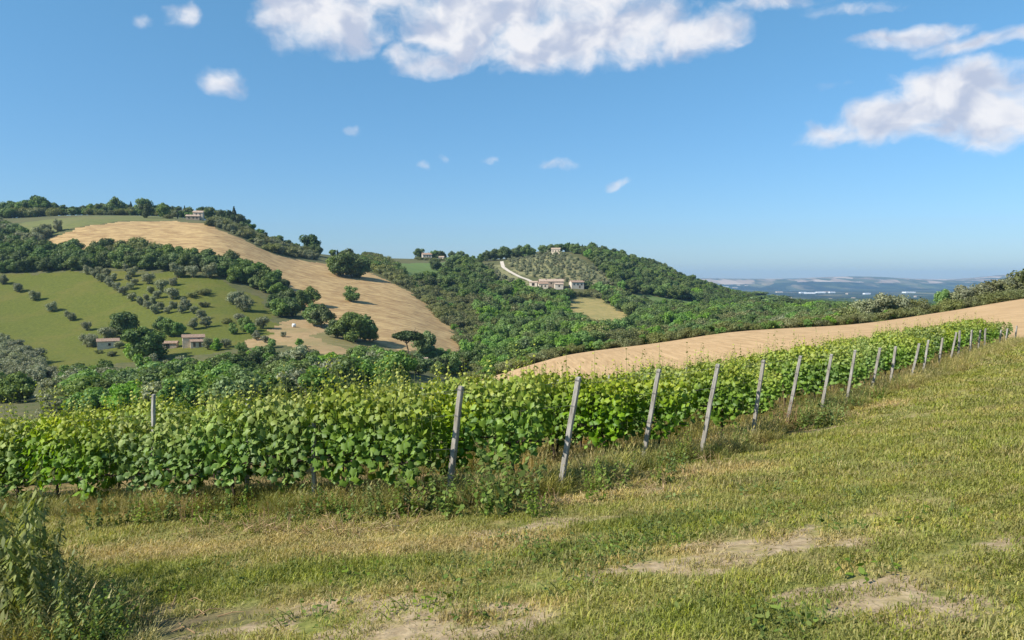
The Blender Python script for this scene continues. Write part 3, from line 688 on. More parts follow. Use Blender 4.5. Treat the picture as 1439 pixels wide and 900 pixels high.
# trees about the sheds
for u, vb, h, kd, w, lab in [(174, 472, 38, 'oak', 1.1, 'large round dark oak behind the left farm shed'), (150, 480, 24, 'olive', 1.1, 'grey tree directly behind the left farm shed'), (123, 488, 22, 'olive', 1.1, 'grey tree left of the left farm shed'), (130, 488, 17, 'olive', 1.0, 'small grey olive beside the left farm shed'), (168, 490, 12, 'olive', 1.1, 'low olive in front of the left farm shed'),
   (205, 508, 52, 'oak', 1.15, 'big leafy tree between the two farm sheds'), (190, 506, 36, 'bright', 1.0, 'bright green tree below the left farm shed'), (238, 474, 30, 'bright', 1.0, 'pale green tree behind the tumbledown shed'), (251, 474, 24, 'bright', 1.0, 'smaller pale tree behind the tumbledown shed'), (212, 516, 20, 'olive', 1.1, 'blue grey tree below the big leafy tree'), (228, 470, 25, 'oak', .9, 'dark tree behind the big leafy tree'),
   (158, 501, 8, 'shrub', 1.3, 'low dark bush on the pasture below the left shed'), (140, 497, 6, 'shrub', 1.3, 'tiny dark bush below the left farm shed')]:
    tree(u, vb, h, kd, w, lab, cat='tree' if h > 12 else 'bush')
for u, vb, h in [(292, 491, 18), (304, 493, 18), (316, 489, 15), (328, 470, 16), (340, 497, 18), (345, 466, 22), (352, 470, 18), (362, 500, 15), (370, 462, 20), (336, 455, 17), (383, 489, 15), (398, 474, 9), (360, 478, 14), (372, 482, 12)]:
    tree(u, vb, h, random.choice(['olive', 'olive', 'bright']), 1.05, 'small olive or fruit tree on the slope right of the farm sheds', 'small trees right of the farm sheds')
tree(421, 488, 14, 'bright', .95, 'small round green tree on the brown stubble field')
# the valley bottom in front of the sheds
wood([(78, 592), (160, 590), (250, 588), (400, 578), (480, 566), (560, 556), (560, 528), (510, 524), (470, 524), (420, 518), (350, 516), (300, 522), (250, 534), (180, 538), (120, 545), (80, 556)], 6.5, [('oak', .45), ('bright', .25), ('olive', .2), ('shrub', .1)], (6.5, 10), 'in the valley bottom below the farm sheds', 'in the valley below the farm sheds', seed=10, ymin=100)
wood([(500, 530), (560, 528), (640, 528), (700, 532), (720, 520), (660, 506), (640, 508), (560, 514), (505, 522)], 6.5, [('oak', .4), ('bright', .5), ('shrub', .1)], (7, 10.5), 'in the valley bottom below the small white house', 'in the valley below the white house', seed=11, ymin=200)
tree(574, 508, 43, 'umbrella_pine', 1.15, 'broad umbrella pine standing over the small white house')
tree(597, 506, 44, 'oak', .75, 'tall dark tree just right of the umbrella pine')
tree(607, 514, 29, 'oak', 1.25, 'round blue green oak right of the small white house')
# --- the second hill --------------------------------------------------------
wood([(566, 402), (600, 428), (640, 466), (655, 495), (665, 500), (690, 470), (660, 430), (620, 408), (590, 398)], 5.5, [('shrub', .75), ('bright', .25)], (4, 7), 'beside the right edge of the golden field', 'beside the golden field', seed=12, cat='bush')
wood([(655, 500), (690, 472), (662, 432), (690, 408), (740, 406), (795, 412), (800, 448), (858, 474), (840, 488), (790, 502), (720, 520), (680, 530), (655, 520)], 7.0, [('bright', .62), ('oak', .28), ('shrub', .10)], (6, 12), 'in the wooded gully below the hill farm', 'in the gully below the hill farm', seed=13, avoid=('yellow_field', 'golden_field'))
wood([(575, 398), (600, 396), (625, 388), (645, 376), (668, 372), (690, 400), (662, 430), (620, 410)], 8.0, [('oak', 1)], (9, 13), 'on the bank below the far green field', 'below the far green field', seed=14, avoid=('green_field',))
wood([(640, 395), (660, 375), (704, 372), (708, 380), (730, 392), (750, 402), (700, 410), (670, 425)], 6.6, [('olive', 1)], (3.6, 5.0), 'in the hillside grove left of the white track', 'left of the white track', seed=15, cat='olive tree')
wood([(711, 362), (720, 352), (760, 350), (800, 360), (840, 380), (862, 400), (850, 408), (826, 404), (760, 392), (740, 388), (722, 382)], 7.0, [('olive', 1)], (3.6, 5.0), 'in the hilltop grove above the hill farm', 'above the hill farm', seed=16, cat='olive tree')
wood([(790, 352), (830, 366), (862, 400), (868, 411), (930, 418), (1000, 428), (1050, 428), (1060, 424), (1010, 410), (940, 385), (870, 364), (810, 350)], 8.5, [('oak', .85), ('bright', .15)], (9, 12.5), 'in the wood on the right flank of the farm hill', 'on the right flank of the farm hill', seed=17, avoid=('right_strip',))
wood([(826, 406), (862, 411), (920, 430), (985, 435), (1060, 432), (1060, 456), (1000, 462), (930, 470), (880, 482), (862, 472), (902, 450), (846, 419)], 7.5, [('oak', .6), ('bright', .3), ('shrub', .1)], (8, 12), 'in the valley wood below the yellow field', 'in the valley wood below the farm hill', seed=18, avoid=('right_strip', 'yellow_field'))
wood([(750, 404), (800, 406), (830, 406), (846, 419), (795, 420), (770, 412)], 6.5, [('oak', .7), ('shrub', .3)], (5, 8), 'just below the hill farm buildings', 'just below the hill farm', seed=19)
for u, t in [(665, 357), (676, 354), (685, 350), (693, 348), (703, 344), (712, 339), (722, 345), (731, 342), (739, 340), (748, 347)]:
    tree(u, 366 if u < 700 else 360, (366 if u < 700 else 360) - t, 'oak', 1.0, 'dark tree on the skyline above the white track', 'skyline trees above the white track', y=890)
for u in range(764, 823, 6): tree(u, 358, 358 - (345 + (u % 4) - (u > 790)), 'cypress' if u > 790 else 'oak', 1.25, 'dark conifer in the plantation on the hilltop' if u > 790 else 'dark tree on the hilltop crest', 'hilltop conifers' if u > 790 else 'hilltop crest trees', y=930)
for u, vb in [(832, 363), (845, 367), (858, 371), (872, 375), (886, 379), (900, 383), (914, 388), (928, 392), (942, 396), (956, 401), (970, 405), (984, 409), (998, 414)]:
    tree(u, vb, random.uniform(13, 18), 'oak', 1.1, 'dark oak on the descending skyline of the farm hill', 'descending skyline oaks', y=960)
for u, t in [(588, 347), (596, 355), (611, 350), (619, 350), (635, 352), (647, 351), (656, 355), (623, 353)]: tree(u, 364, 364 - t, 'oak', .95, 'round tree beside the far white house on the saddle', 'trees beside the far white house', y=930)
for u, vb, h in [(613, 380, 18), (640, 378, 22), (652, 380, 20), (630, 384, 16)]: tree(u, vb, h, 'oak', 1.1, 'dark oak on the lower edge of the far green field', 'oaks on the edge of the far green field')
wood([(585, 366), (655, 366), (655, 364.5), (585, 364.5)], 6, [('shrub', 1)], (3, 4), 'in the hedge before the far white house', 'before the far white house', seed=31, cat='bush', ymin=700)
# --- valley on the right and the brow of the ploughed field ------------------
wood([(1000, 470), (1060, 466), (1130, 462), (1250, 456), (1300, 450), (1290, 446), (1200, 452), (1130, 454), (1060, 458), (1000, 462)], 7.0, [('shrub', .45), ('oak', .3), ('bright', .25)], (7, 10), 'in the hollow behind the ploughed field', 'in the hollow behind the ploughed field', seed=20, ymin=200)
wood([(990, 458), (1060, 455), (1250, 450), (1250, 443), (1060, 438), (1000, 440)], 9.0, [('oak', .6), ('bright', .4)], (9, 13), 'in the valley floor wood beyond the ploughed field', 'on the valley floor beyond the ploughed field', seed=21, ymin=300)
for u, h, kd, w in [(1196, 30, 'shrub', .9), (1212, 38, 'olive', 1.0), (1228, 40, 'olive', .9), (1244, 44, 'olive', 1.05), (1262, 40, 'olive', 1.0), (1275, 34, 'shrub', .8), (1132, 24, 'shrub', 1.0), (1148, 20, 'olive', 1.0), (1096, 26, 'olive', 1.0), (1168, 22, 'shrub', 1.1), (1080, 22, 'shrub', 1.0)]:
    tree(u, 0, h, kd, w, 'large ' + LOOK[kd] + ' standing just behind the brow of the ploughed field', GNAME[kd] + ' just behind the ploughed brow', y=162, cat='bush')
for u, h, kd, w in [(1326, 36, 'bright', .8), (1342, 34, 'olive', .9), (1358, 36, 'olive', 1.0), (1372, 33, 'shrub', .9), (1386, 38, 'olive', 1.0), (1400, 40, 'shrub', 1.0), (1414, 38, 'olive', 1.05), (1428, 34, 'shrub', 1.0), (1442, 44, 'shrub', 1.0), (1458, 50, 'oak', 1.0), (1480, 48, 'oak', 1.0)]:
    tree(u, 0, h, kd, w, LOOK[kd] + ' standing tall on the right shoulder above the ploughed field', GNAME[kd] + ' on the right shoulder', y=165, cat='bush')
def hedge(i0, i1, n, off, hs, kds, label, group, seed):
    rng = random.Random(seed); pl = brow[i0:i1+1]; seg = np.r_[0, np.cumsum(np.linalg.norm(np.diff(pl, axis=0), axis=1))]
    for k in range(n):
        t = seg[-1] * (k + rng.uniform(-.3, .3)) / n; x = float(np.interp(t, seg, pl[:, 0])); y = float(np.interp(t, seg, pl[:, 1]))
        kd = rng.choice(kds); h = rng.uniform(*hs)
        put(kd, x + rng.uniform(-.5, .5), y + rng.uniform(*off), h, 1.15, LOOK[kd] + ' ' + label, GNAME[kd] + ' ' + group, False, 'bush', .2)
hedge(0, 10, 150, (1, 4), (1.3, 2.4), ['shrub', 'shrub', 'bright'], 'in the low hedge along the far edge of the ploughed field', 'in the low hedge of the ploughed field', 41)
hedge(10, 13, 80, (1.5, 11), (1.4, 2.8), ['shrub'], 'in the scrub on the right upper edge of the ploughed field', 'along the right ploughed edge', 42)
wood([(1000, 437), (1250, 441), (1439, 441), (1439, 434), (1000, 428)], 24, [('oak', .7), ('bright', .3)], (10, 15), 'on the wide valley floor', 'on the wide valley floor', seed=24, ymin=800, wr=(1.2, 2.6))
wood([(1000, 428), (1439, 434), (1439, 424), (1000, 421)], 75, [('oak', 1)], (10, 15), 'on the far plain', 'on the far plain', seed=25, ymin=1500, wr=(2.5, 6.0))

for u in range(-12, 272, 4):
    tree(u, 0, random.uniform(7, 14) * (1.25 if u < 95 else 1), 'oak' if random.random() < .7 else 'shrub', 1.25, 'low dark growth filling the skyline wood of the left ridge', 'low growth of the left ridge wood', y=random.uniform(770, 800))
wood([(676, 529), (745, 508), (800, 496), (860, 486), (960, 476), (1100, 461), (1300, 446), (1300, 440), (1100, 452), (960, 462), (860, 476), (760, 498), (690, 512)], 5.5, [('shrub', .45), ('bright', .25), ('oak', .3)], (4.5, 8), 'in the thicket just behind the brow of the ploughed field', 'in the thicket behind the ploughed brow', seed=33, ymin=185)
SITES = [(152, 489, 7), (272, 487, 9), (580, 512, 7), (772, 405, 15), (750, 402, 6), (810, 405, 8), (239, 489, 4)]
CLEAR = [(gp(u, v, 180), r) for u, v, r in SITES]
def cleared(p):
    if p[11]: return False
    x, y = p[2], p[3]
    for nm, ds in (('right_strip', (8, 16, 26)), ('green_field', (10, 20, 32, 45)), ('yellow_field', (8, 16))):
        for d_ in ds:
            k_ = (y + d_) / y
            if inpoly(np.array([x * k_]), np.array([y * k_]), PG[nm])[0]: return True
    for q, r in CLEAR:
        if abs(x - q.x * y / q.y) < r + 2 * p[5] and q.y - (45 if q.y < 450 else 30) < y < q.y + r: return True
    for a, c in zip(TRACK[:-1], TRACK[1:]):
        for t in (0, .33, .66, 1):
            w = a.lerp(c, t)
            if abs(x - w.x) < 7 and w.y - 22 < y < w.y + 5: return True
    return False
PLACED = [p for p in PLACED if not cleared(p)]
# --- turn the placements into things; past 280 of a kind the smallest become one mass
def visible_key(p): return (p[11], p[6] / p[3])
protos = {}
def make_tree(p):
    kd, var, x, y, z, sx, sz, rot, label, cat, group, force = p
    nm = {'oak': 'oak_tree', 'bright': 'broadleaf_tree', 'olive': 'olive_tree', 'shrub': 'bush', 'umbrella_pine': 'umbrella_pine', 'cypress': 'cypress_tree'}[kd]
    e = link(nm, None); e.location = (x, y, z); e.scale = (sx, sx, sz); e.rotation_euler = (0, 0, rot)
    tag(e, label, cat, group or None)
    c = link('crown', KINDS[kd][var][0], e); t = link('trunk', KINDS[kd][var][1], e)
    protos.setdefault((kd, var), c)
mass = {}
for kd in KINDS:
    L = sorted([p for p in PLACED if p[0] == kd], key=visible_key, reverse=True)
    nforce = sum(1 for p in L if p[11])
    for p in L[:max(nforce, 285)]: make_tree(p)
    if len(L) > max(nforce, 285): mass[kd] = L[max(nforce, 285):]

def scatter(name, pts, objs, label, cat, extra=None):
    """one mass of instances: pts rows are x, y, z, rot, sx, sz, index"""
    pts = np.array(pts, float)
    me = np_mesh(name, pts[:, :3], [], None)
    def add(nm, typ, arr):
        a = me.attributes.new(nm, typ, 'POINT')
        a.data.foreach_set('vector' if typ == 'FLOAT_VECTOR' else 'value', np.asarray(arr).ravel())
    add('srot', 'FLOAT_VECTOR', np.c_[np.zeros(len(pts)), np.zeros(len(pts)), pts[:, 3]].astype(np.float32))
    add('sscl', 'FLOAT_VECTOR', np.c_[pts[:, 4], pts[:, 4], pts[:, 5]].astype(np.float32))
    add('sidx', 'INT', pts[:, 6].astype(np.int32))
    if extra is not None: add('dry', 'FLOAT', np.asarray(extra, np.float32))
    o = link(name, me); tag(o, label, cat, kind='stuff')
    ng = bpy.data.node_groups.new(name + '_nodes', 'GeometryNodeTree')
    ng.interface.new_socket('Geometry', in_out='INPUT', socket_type='NodeSocketGeometry'); ng.interface.new_socket('Geometry', in_out='OUTPUT', socket_type='NodeSocketGeometry')
    N = ng.nodes; Lk = ng.links
    gi = N.new('NodeGroupInput'); go = N.new('NodeGroupOutput'); ip = N.new('GeometryNodeInstanceOnPoints'); jn = N.new('GeometryNodeJoinGeometry')
    for ob in objs:
        oi = N.new('GeometryNodeObjectInfo'); oi.inputs['Object'].default_value = ob; oi.inputs['As Instance'].default_value = True; oi.transform_space = 'ORIGINAL'
        Lk.new(oi.outputs['Geometry'], jn.inputs[0])
    def na(nm, typ):
        a = N.new('GeometryNodeInputNamedAttribute'); a.data_type = typ; a.inputs['Name'].default_value = nm; return a.outputs['Attribute']
    Lk.new(gi.outputs[0], ip.inputs['Points']); Lk.new(jn.outputs[0], ip.inputs['Instance']); ip.inputs['Pick Instance'].default_value = True
    Lk.new(na('sidx', 'INT'), ip.inputs['Instance Index'])
    er = N.new('FunctionNodeEulerToRotation'); Lk.new(na('srot', 'FLOAT_VECTOR'), er.inputs[0]); Lk.new(er.outputs[0], ip.inputs['Rotation'])
    Lk.new(na('sscl', 'FLOAT_VECTOR'), ip.inputs['Scale'])
    Lk.new(ip.outputs[0], go.inputs[0])
    md = o.modifiers.new('scatter', 'NODES'); md.node_group = ng
    return o
NM = {'oak': ('oak_woodland', 'mass of dark oaks filling the far woods', 'woodland'), 'bright': ('broadleaf_woodland', 'mass of bright green trees filling the far gully and valley', 'woodland'), 'olive': ('olive_groves', 'mass of grey green olives covering the far hill groves', 'olive grove'), 'shrub': ('scrub_thicket', 'mass of low bushes along the far field edges', 'scrub')}
for kd, L in mass.items():
    objs = [protos[(kd, v)] for v in range(len(KINDS[kd])) if (kd, v) in protos]
    scatter(NM[kd][0], [(p[2], p[3], p[4], p[7], p[5], p[6], p[1] % len(objs)) for p in L], objs, NM[kd][1], NM[kd][2])
print('TREES', {k: sum(1 for p in PLACED if p[0] == k) for k in KINDS})
# ------------------------------------------------------------------ vineyard
def lobed_leaf(n_lobes=5):
    """flat outline of a five lobed vine leaf, about one unit across, as a fan round its middle"""
    pts = []
    for i in range(n_lobes):
        a = -1.15 * math.pi / 2 + 2.3 * math.pi / 2 * 2 * i / (2 * (n_lobes - 1)) * 1.0
        a = R(-135 + 270 * i / (n_lobes - 1)); r = .52 if i == n_lobes // 2 else .46
        pts.append((math.sin(a) * r, math.cos(a) * r))
        if i < n_lobes - 1:
            a2 = R(-135 + 270 * (i + .5) / (n_lobes - 1)); pts.append((math.sin(a2) * .36, math.cos(a2) * .36))
    pts.append((0, -.18)); return np.array(pts)
LEAF2 = lobed_leaf()
def leaves_mesh(Pn, N, size, rng, shape=LEAF2, cup=.24, down=None):
    """many flat leaves as fans; returns verts, tri faces, verts per leaf"""
    n = len(Pn); k = len(shape)
    if down is None: T, B = frames(N, rng)
    else:
        B = np.tile(np.array(down, float), (n, 1)) + .45 * rng.normal(size=(n, 3)); B -= (B * N).sum(1, keepdims=True) * N; B /= np.linalg.norm(B, axis=1, keepdims=True); T = np.cross(B, N)
    size = np.broadcast_to(size, (n,))[:, None, None]
    out = Pn[:, None, :] + size * (shape[None, :, 0:1] * T[:, None, :] + shape[None, :, 1:2] * B[:, None, :] - cup * (np.abs(shape[None, :, 0:1]) * 1.6 - .2) * N[:, None, :])
    ctr = Pn[:, None, :] + size * cup * .3 * N[:, None, :]
    V = np.concatenate([ctr, out], 1).reshape(-1, 3)
    i = np.arange(k); tri = np.c_[np.zeros(k, int), 1 + i, 1 + (i + 1) % k]
    F = (tri[None] + (np.arange(n) * (k + 1))[:, None, None]).reshape(-1, 3)
    return V, F, k + 1
ORD = ['first', 'second', 'third', 'fourth', 'fifth', 'sixth', 'seventh', 'eighth', 'ninth', 'tenth', 'eleventh', 'twelfth', 'thirteenth', 'fourteenth', 'fifteenth', 'sixteenth', 'seventeenth', 'eighteenth', 'nineteenth', 'twentieth', 'twenty first']
def ordinal(n_):
    if n_ <= 21: return ORD[n_ - 1]
    tens = {2: 'twenty', 3: 'thirty', 4: 'forty', 5: 'fifty', 6: 'sixty'}[n_ // 10]
    return tens.replace('ty', 'tieth') if n_ % 10 == 0 else tens + ' ' + ORD[n_ % 10 - 1]
VINES = []
for i in range(9):
    rng = np.random.default_rng(500 + i); n = 640
    t = rng.random(n)**.9; z = .46 + 1.18 * t
    hw = .33 * np.sin(np.clip((z - .28) / 1.6, 0, 1) * math.pi)**.6 + .04
    side = np.where(rng.random(n) < .5, -1, 1); yy = side * hw * (.45 + .6 * rng.random(n)); xx = rng.uniform(-.58, .58, n)
    z = z - .22 * rng.random(n) * (rng.random(n) < .25) + .05 * np.sin(xx * 5 + i)
    keep = ~((z < .75) & (np.abs(xx + .1 * (i % 3 - 1)) > .30 + .2 * rng.random(n)) & (rng.random(n) < .6)); zmin = .42 + .1 * (i % 4) / 3 + .42 * np.abs((xx - .08 * (i % 3 - 1)) / .58)**1.6 + .10 * rng.normal(size=n); keep &= z > zmin; Pn = np.c_[xx, yy, z][keep]; side = side[keep]
    N = np.c_[rng.normal(size=len(Pn)) * .6, side * .7 + .3 * rng.normal(size=len(Pn)), .5 + .5 * rng.normal(size=len(Pn))]; N /= np.linalg.norm(N, axis=1, keepdims=True)
    sz = (.140 - .040 * (Pn[:, 2] - .6)) * (.55 + .8 * rng.random(len(Pn)))
    yng = np.clip((Pn[:, 2] - 1.10) / .55, 0, 1) * (.25 + .65 * rng.random(len(Pn)))
    g = Geo(); sp, sn, ss, sy = [], [], [], []
    for k in range(9):                                     # shoots standing above the top wire
        x0 = -.5 + 1.0 * k / 8 + rng.normal() * .05; y0 = rng.normal() * .09; top = 1.60 + .58 * rng.random()**1.4; lx, ly = rng.normal() * .09, rng.normal() * .1
        pts = [(x0, y0 * .5, .78), (x0 + lx * .3, y0, 1.25), (x0 + lx, y0 + ly, top)]
        g.tube(pts, [.005, .005, .003], 4)
        for q in np.linspace(.35, 1.0, 7):
            p_ = np.array(pts[1]) * (1 - q) + np.array(pts[2]) * q; a = rng.random() * 6.28
            sp.append(p_ + .05 * np.array([math.cos(a), math.sin(a), .2])); nn = np.array([math.cos(a) * .7, math.sin(a) * .7, .7]); sn.append(nn / np.linalg.norm(nn)); ss.append(.118 * (1.15 - .75 * q)); sy.append(min(1, .5 + .5 * q))
    Pn = np.r_[Pn, np.array(sp)]; N = np.r_[N, np.array(sn)]; sz = np.r_[sz, ss]; yng = np.r_[yng, sy]
    V, F, kk = leaves_mesh(Pn, N, sz, rng, down=(0, 0, -1))
    tint = np.repeat(rng.random(len(Pn))**1.2, kk)
    fol = np_mesh('foliage', V, F, M['vine'], {'tint': tint, 'young': np.repeat(yng, kk)})
    canes = g.mesh('canes', M['cane'])
    g = Geo(); rr = random.Random(i); x = rr.uniform(-.05, .05)
    g.tube([(x, 0, -.1), (x + rr.uniform(-.04, .04), rr.uniform(-.03, .03), .25), (x + rr.uniform(-.04, .04), rr.uniform(-.03, .03), .5), (0, 0, .72), (.25, 0, .78), (.55, 0, .78)], [.034, .027, .025, .028, .018, .012], 6)
    g.tube([(0, 0, .70), (-.25, 0, .78), (-.5, 0, .78)], [.022, .016, .011], 5)
    VINES.append((fol, canes, g.mesh('trunk', M['vinewood'], True)))
ROWANG = math.atan2(ROWDIR.y, ROWDIR.x)
def row1_top(u): return np.interp(u, [-100, 0, 640, 641, 2000], [596, 588, 548, 2000, 2000])
vines = []
NROW = len(ENDP)
for k in range(NROW):
    P0 = ENDP[k]; L = 26 + 1.7 * k + (6 if k == 0 else 0); t = .75
    while t < L:
        x, y = P0.x + ROWDIR.x * t, P0.y + ROWDIR.y * t
        vines.append([k, x, y, t]); t += 1.02
arr = np.array([(v[1], v[2]) for v in vines]); vz = ground(arr[:, 0], arr[:, 1])
seen = []
for v, z in zip(vines, vz):
    u = UC + FPX * v[1] / v[2]; vt = VH + FPX * (EYE - z - 1.85) / v[2]
    vis = (v[0] == 0 and u > -40) or (vt < row1_top(u) + 4 and -40 < u < 1460)
    v += [float(z), vis]
order = sorted(range(len(vines)), key=lambda i: (not vines[i][5], vines[i][2]))
rest = []; proto_vine = {}
for rank, i in enumerate(order):
    k, x, y, t, z, vis = vines[i]; x += random.uniform(-.06, .06); y += random.uniform(-.08, .08); var = random.randrange(9); rot = ROWANG + (math.pi if random.random() < .5 else 0) + random.uniform(-.06, .06); hs = random.uniform(.86, 1.14)
    if k == 0: z -= .17; hs *= 1.09
    if rank < 295 and vis:
        e = link('grape_vine', None); e.location = (x, y, z); e.rotation_euler = (0, 0, rot); e.scale = (1, random.uniform(.9, 1.15), hs)
        where = 'in the front row, nearest the open grass' if k == 0 else 'in the row behind the %s leaning end post' % ['first', 'second', 'third', 'fourth', 'fifth', 'sixth', 'seventh', 'eighth', 'ninth', 'tenth', 'eleventh', 'twelfth'][k] if k < 12 else 'in the far rows before the ploughed field'
        tag(e, 'leafy grape vine, %s plant along the row from the %s leaning end post' % (ordinal(int(t) + 1), ORD[k]), 'grape vine', 'grape vines ' + where)
        f = link('foliage', VINES[var][0], e); f['kind'] = 'stuff'; link('canes', VINES[var][1], e); link('trunk', VINES[var][2], e)
        proto_vine.setdefault(var, f)
    else: rest.append((x, y, z, rot, 1.0, hs, var))
scatter('vineyard_rows', rest, [proto_vine[v] for v in range(9)], 'dense leafy vine rows running down the slope behind the nearest vines', 'vineyard')
# end posts: weathered square posts leaning outwards, with wire notches
m, b = new_mat('post_concrete'); M['post'] = m
p = b.new('ShaderNodeTexCoord').outputs['Object']; n1 = b.noise(b.vm('MULTIPLY', p, (6, 6, 1.0)), 2.2, 7, .7); n2 = b.noise(p, 60, 3)
c = b.mix(b.mapr(n1, .35, .65), (.17, .155, .130), (.50, .485, .455)); c = b.mix(b.mapr(n2, .62, .72), c, (.13, .12, .10))
r_ = b.new('ShaderNodeObjectInfo').outputs['Random']
c = b.mix(b.mapr(r_, 0, 1, 0, .45), c, (.22, .185, .14))
surf(b, c, .9, b.m('ADD', n1, b.m('MULTIPLY', n2, .4)), .5, .01)
def post_mesh(h, w0, w1, seed):
    g = Geo(); rr = random.Random(seed); o = []
    zs = [-.25, .0, h * .3, h * .6, h * .85, h - .012, h]; k = 8
    for i, z in enumerate(zs):
        w = (w0 + (w1 - w0) * max(0, z) / h) * .5 * (1 if i < 6 else .8); bx, by = rr.uniform(-.006, .006), rr.uniform(-.006, .006); c_ = .72
        for (a, d) in ((1, c_), (c_, 1), (-c_, 1), (-1, c_), (-1, -c_), (-c_, -1), (c_, -1), (1, -c_)): g.v.append((bx + a * w, by + d * w, z))
        if i:
            for j in range(k): g.f.append(((i-1)*k+j, (i-1)*k+(j+1) % k, i*k+(j+1) % k, i*k+j))
    g.f.append(tuple((len(zs)-1)*k+j for j in range(k)))
    return g.mesh('shaft', M['post'])
TOPS = []
for k, (u0, v0, u1, v1, yd) in enumerate(ENDS):
    B0 = ENDP[k]; T0 = Vector(at_depth(u1, v1, B0.y - .12)); ax = (T0 - B0); h = ax.length; TOPS.append((B0, T0))
    e = link('trellis_end_post', None); e.location = B0; e.rotation_mode = 'QUATERNION'; e.rotation_quaternion = ax.to_track_quat('Z', 'Y')
    tag(e, 'grey weathered end post leaning outwards, %s along the grass from the tall roadside weeds' % ORD[k], 'post', 'leaning end posts of the vine rows')
    link('shaft', post_mesh(h, .080 if k < 8 else .085, .072 if k < 8 else .08, k), e)
    for q in ((.45, .75, .97) if k < 9 else (.6,)):
        g = Geo(); w = .043 if k < 8 else .046
        for zz in (h * q, h * q + .012): g.tube([(w, w, zz), (-w, w, zz + .002), (-w, -w, zz), (w, -w, zz + .003), (w, w, zz)], [.0022]*5, 4)
        g.obj('wire_binding', M['wire'], e)
# intermediate stakes in the front rows
def stake(k, t, h, lab):
    P0 = ENDP[k] + ROWDIR * t; z = gz(P0.x, P0.y)
    e = link('trellis_stake', None); e.location = (P0.x, P0.y, z); e.rotation_euler = (random.uniform(-.02, .02), random.uniform(-.02, .02), ROWANG)
    tag(e, lab, 'post', 'upright stakes within the vine rows'); link('shaft', post_mesh(h, .062, .055, 50 + k * 7 + int(t)), e)
    g = Geo(); g.tube([(.04, 0, h * .5), (-.04, 0, h * .5)], [.004, .004], 4); g.obj('wire_clip', M['wire'], e)
stake(0, 5.6, 1.95, 'pale upright stake poking above the leaves of the front vine row')
stake(0, 2.3, 1.35, 'short pale stake low among the front row vines')
stake(0, 12.2, 1.85, 'upright stake far down the front vine row')
for k in range(1, 12): stake(k, 5.8, 1.75, 'upright stake inside the vine row of the %s leaning end post' % ORD[k])
# trellis wires of the front rows
for k in range(0, 8):
    B0, T0 = TOPS[k]
    for q, zt in ((.47, .80), (.76, 1.25), (.97, 1.6)):
        a = B0 + (T0 - B0) * q; pts = [a]
        for t in (.9, 2.5, 5.6, 9, 13, 18):
            w = ENDP[k] + ROWDIR * t; pts.append(Vector((w.x, w.y, gz(w.x, w.y) + zt)))
        g = Geo(); g.tube(pts, [.0013]*len(pts), 4); o = g.obj('trellis_wire', M['wire'])
        tag(o, 'thin %s steel wire tied to the %s leaning end post' % ({.47: 'bottom', .76: 'middle', .97: 'top'}[q], ORD[k]), 'wire', 'trellis wires')
# ------------------------------------------------------------------ buildings
def tile_mat(name, a, c):
    m, b = new_mat(name); p = b.new('ShaderNodeTexCoord').outputs['Object']; w = b.new('ShaderNodeTexWave'); w.inputs['Scale'].default_value = 3.0; b.l.new(p, w.inputs['Vector'])
    nz = b.noise(p, 2.5, 5); surf(b, b.mix(b.mapr(nz, .35, .65), a, c), .9, b.m('ADD', w.outputs['Fac'], nz), .6, .06); return m
M['tiles'] = tile_mat('roof_tiles', (.26, .165, .115), (.42, .30, .22)); M['paletiles'] = tile_mat('pale_roof_tiles', (.36, .26, .19), (.50, .39, .30))
M['cream'] = plain('cream_plaster', (.62, .52, .40), .9, .15, 1.2); M['whiteplaster'] = plain('white_plaster', (.58, .51, .42), .9, .15, 1.2)
M['stone'] = plain('stone_wall', (.36, .29, .22), .95, .35, 2.5); M['opening'] = plain('dark_opening', (.035, .030, .028), .4, .2, 2); M['wood'] = plain('old_wood', (.16, .105, .065), .9, .3, 5)
M['whitesheet'] = plain('white_sheet_metal', (.78, .79, .80), .5, .06, .02); M['greyroof'] = plain('grey_sheet_roof', (.52, .54, .56), .6, .1, .05); M['wrap'] = plain('white_wrap', (.80, .80, .78), .35, .08, 4)
def gable(parent, cx, cy, w, d, h, rh, wall, roof, over=.35, z0=-1.2):
    g = Geo(); x0, x1, y0, y1 = cx - w/2, cx + w/2, cy - d/2, cy + d/2
    g.add([(x0,y0,z0),(x1,y0,z0),(x1,y1,z0),(x0,y1,z0),(x0,y0,h),(x1,y0,h),(x1,y1,h),(x0,y1,h),(x0,cy,h+rh),(x1,cy,h+rh)],
          [(0,1,5,4),(1,2,6,9,5),(2,3,7,6),(3,0,4,8,7)])
    g.obj('wall', wall, parent)
    g = Geo(); t = .22; sl = rh / (d/2)
    for s in (-1, 1):
        e = cy + s * (d/2 + over); ze = h - over * sl + .05; zr = h + rh + .05
        a = [(x0-over, e, ze), (x1+over, e, ze), (x1+over, cy, zr), (x0-over, cy, zr)]
        g.add(a + [(p_[0], p_[1], p_[2] + t) for p_ in a], [(0,1,2,3),(4,5,6,7),(0,1,5,4),(1,2,6,5),(3,0,4,7)])
    return g.obj('roof', roof, parent)
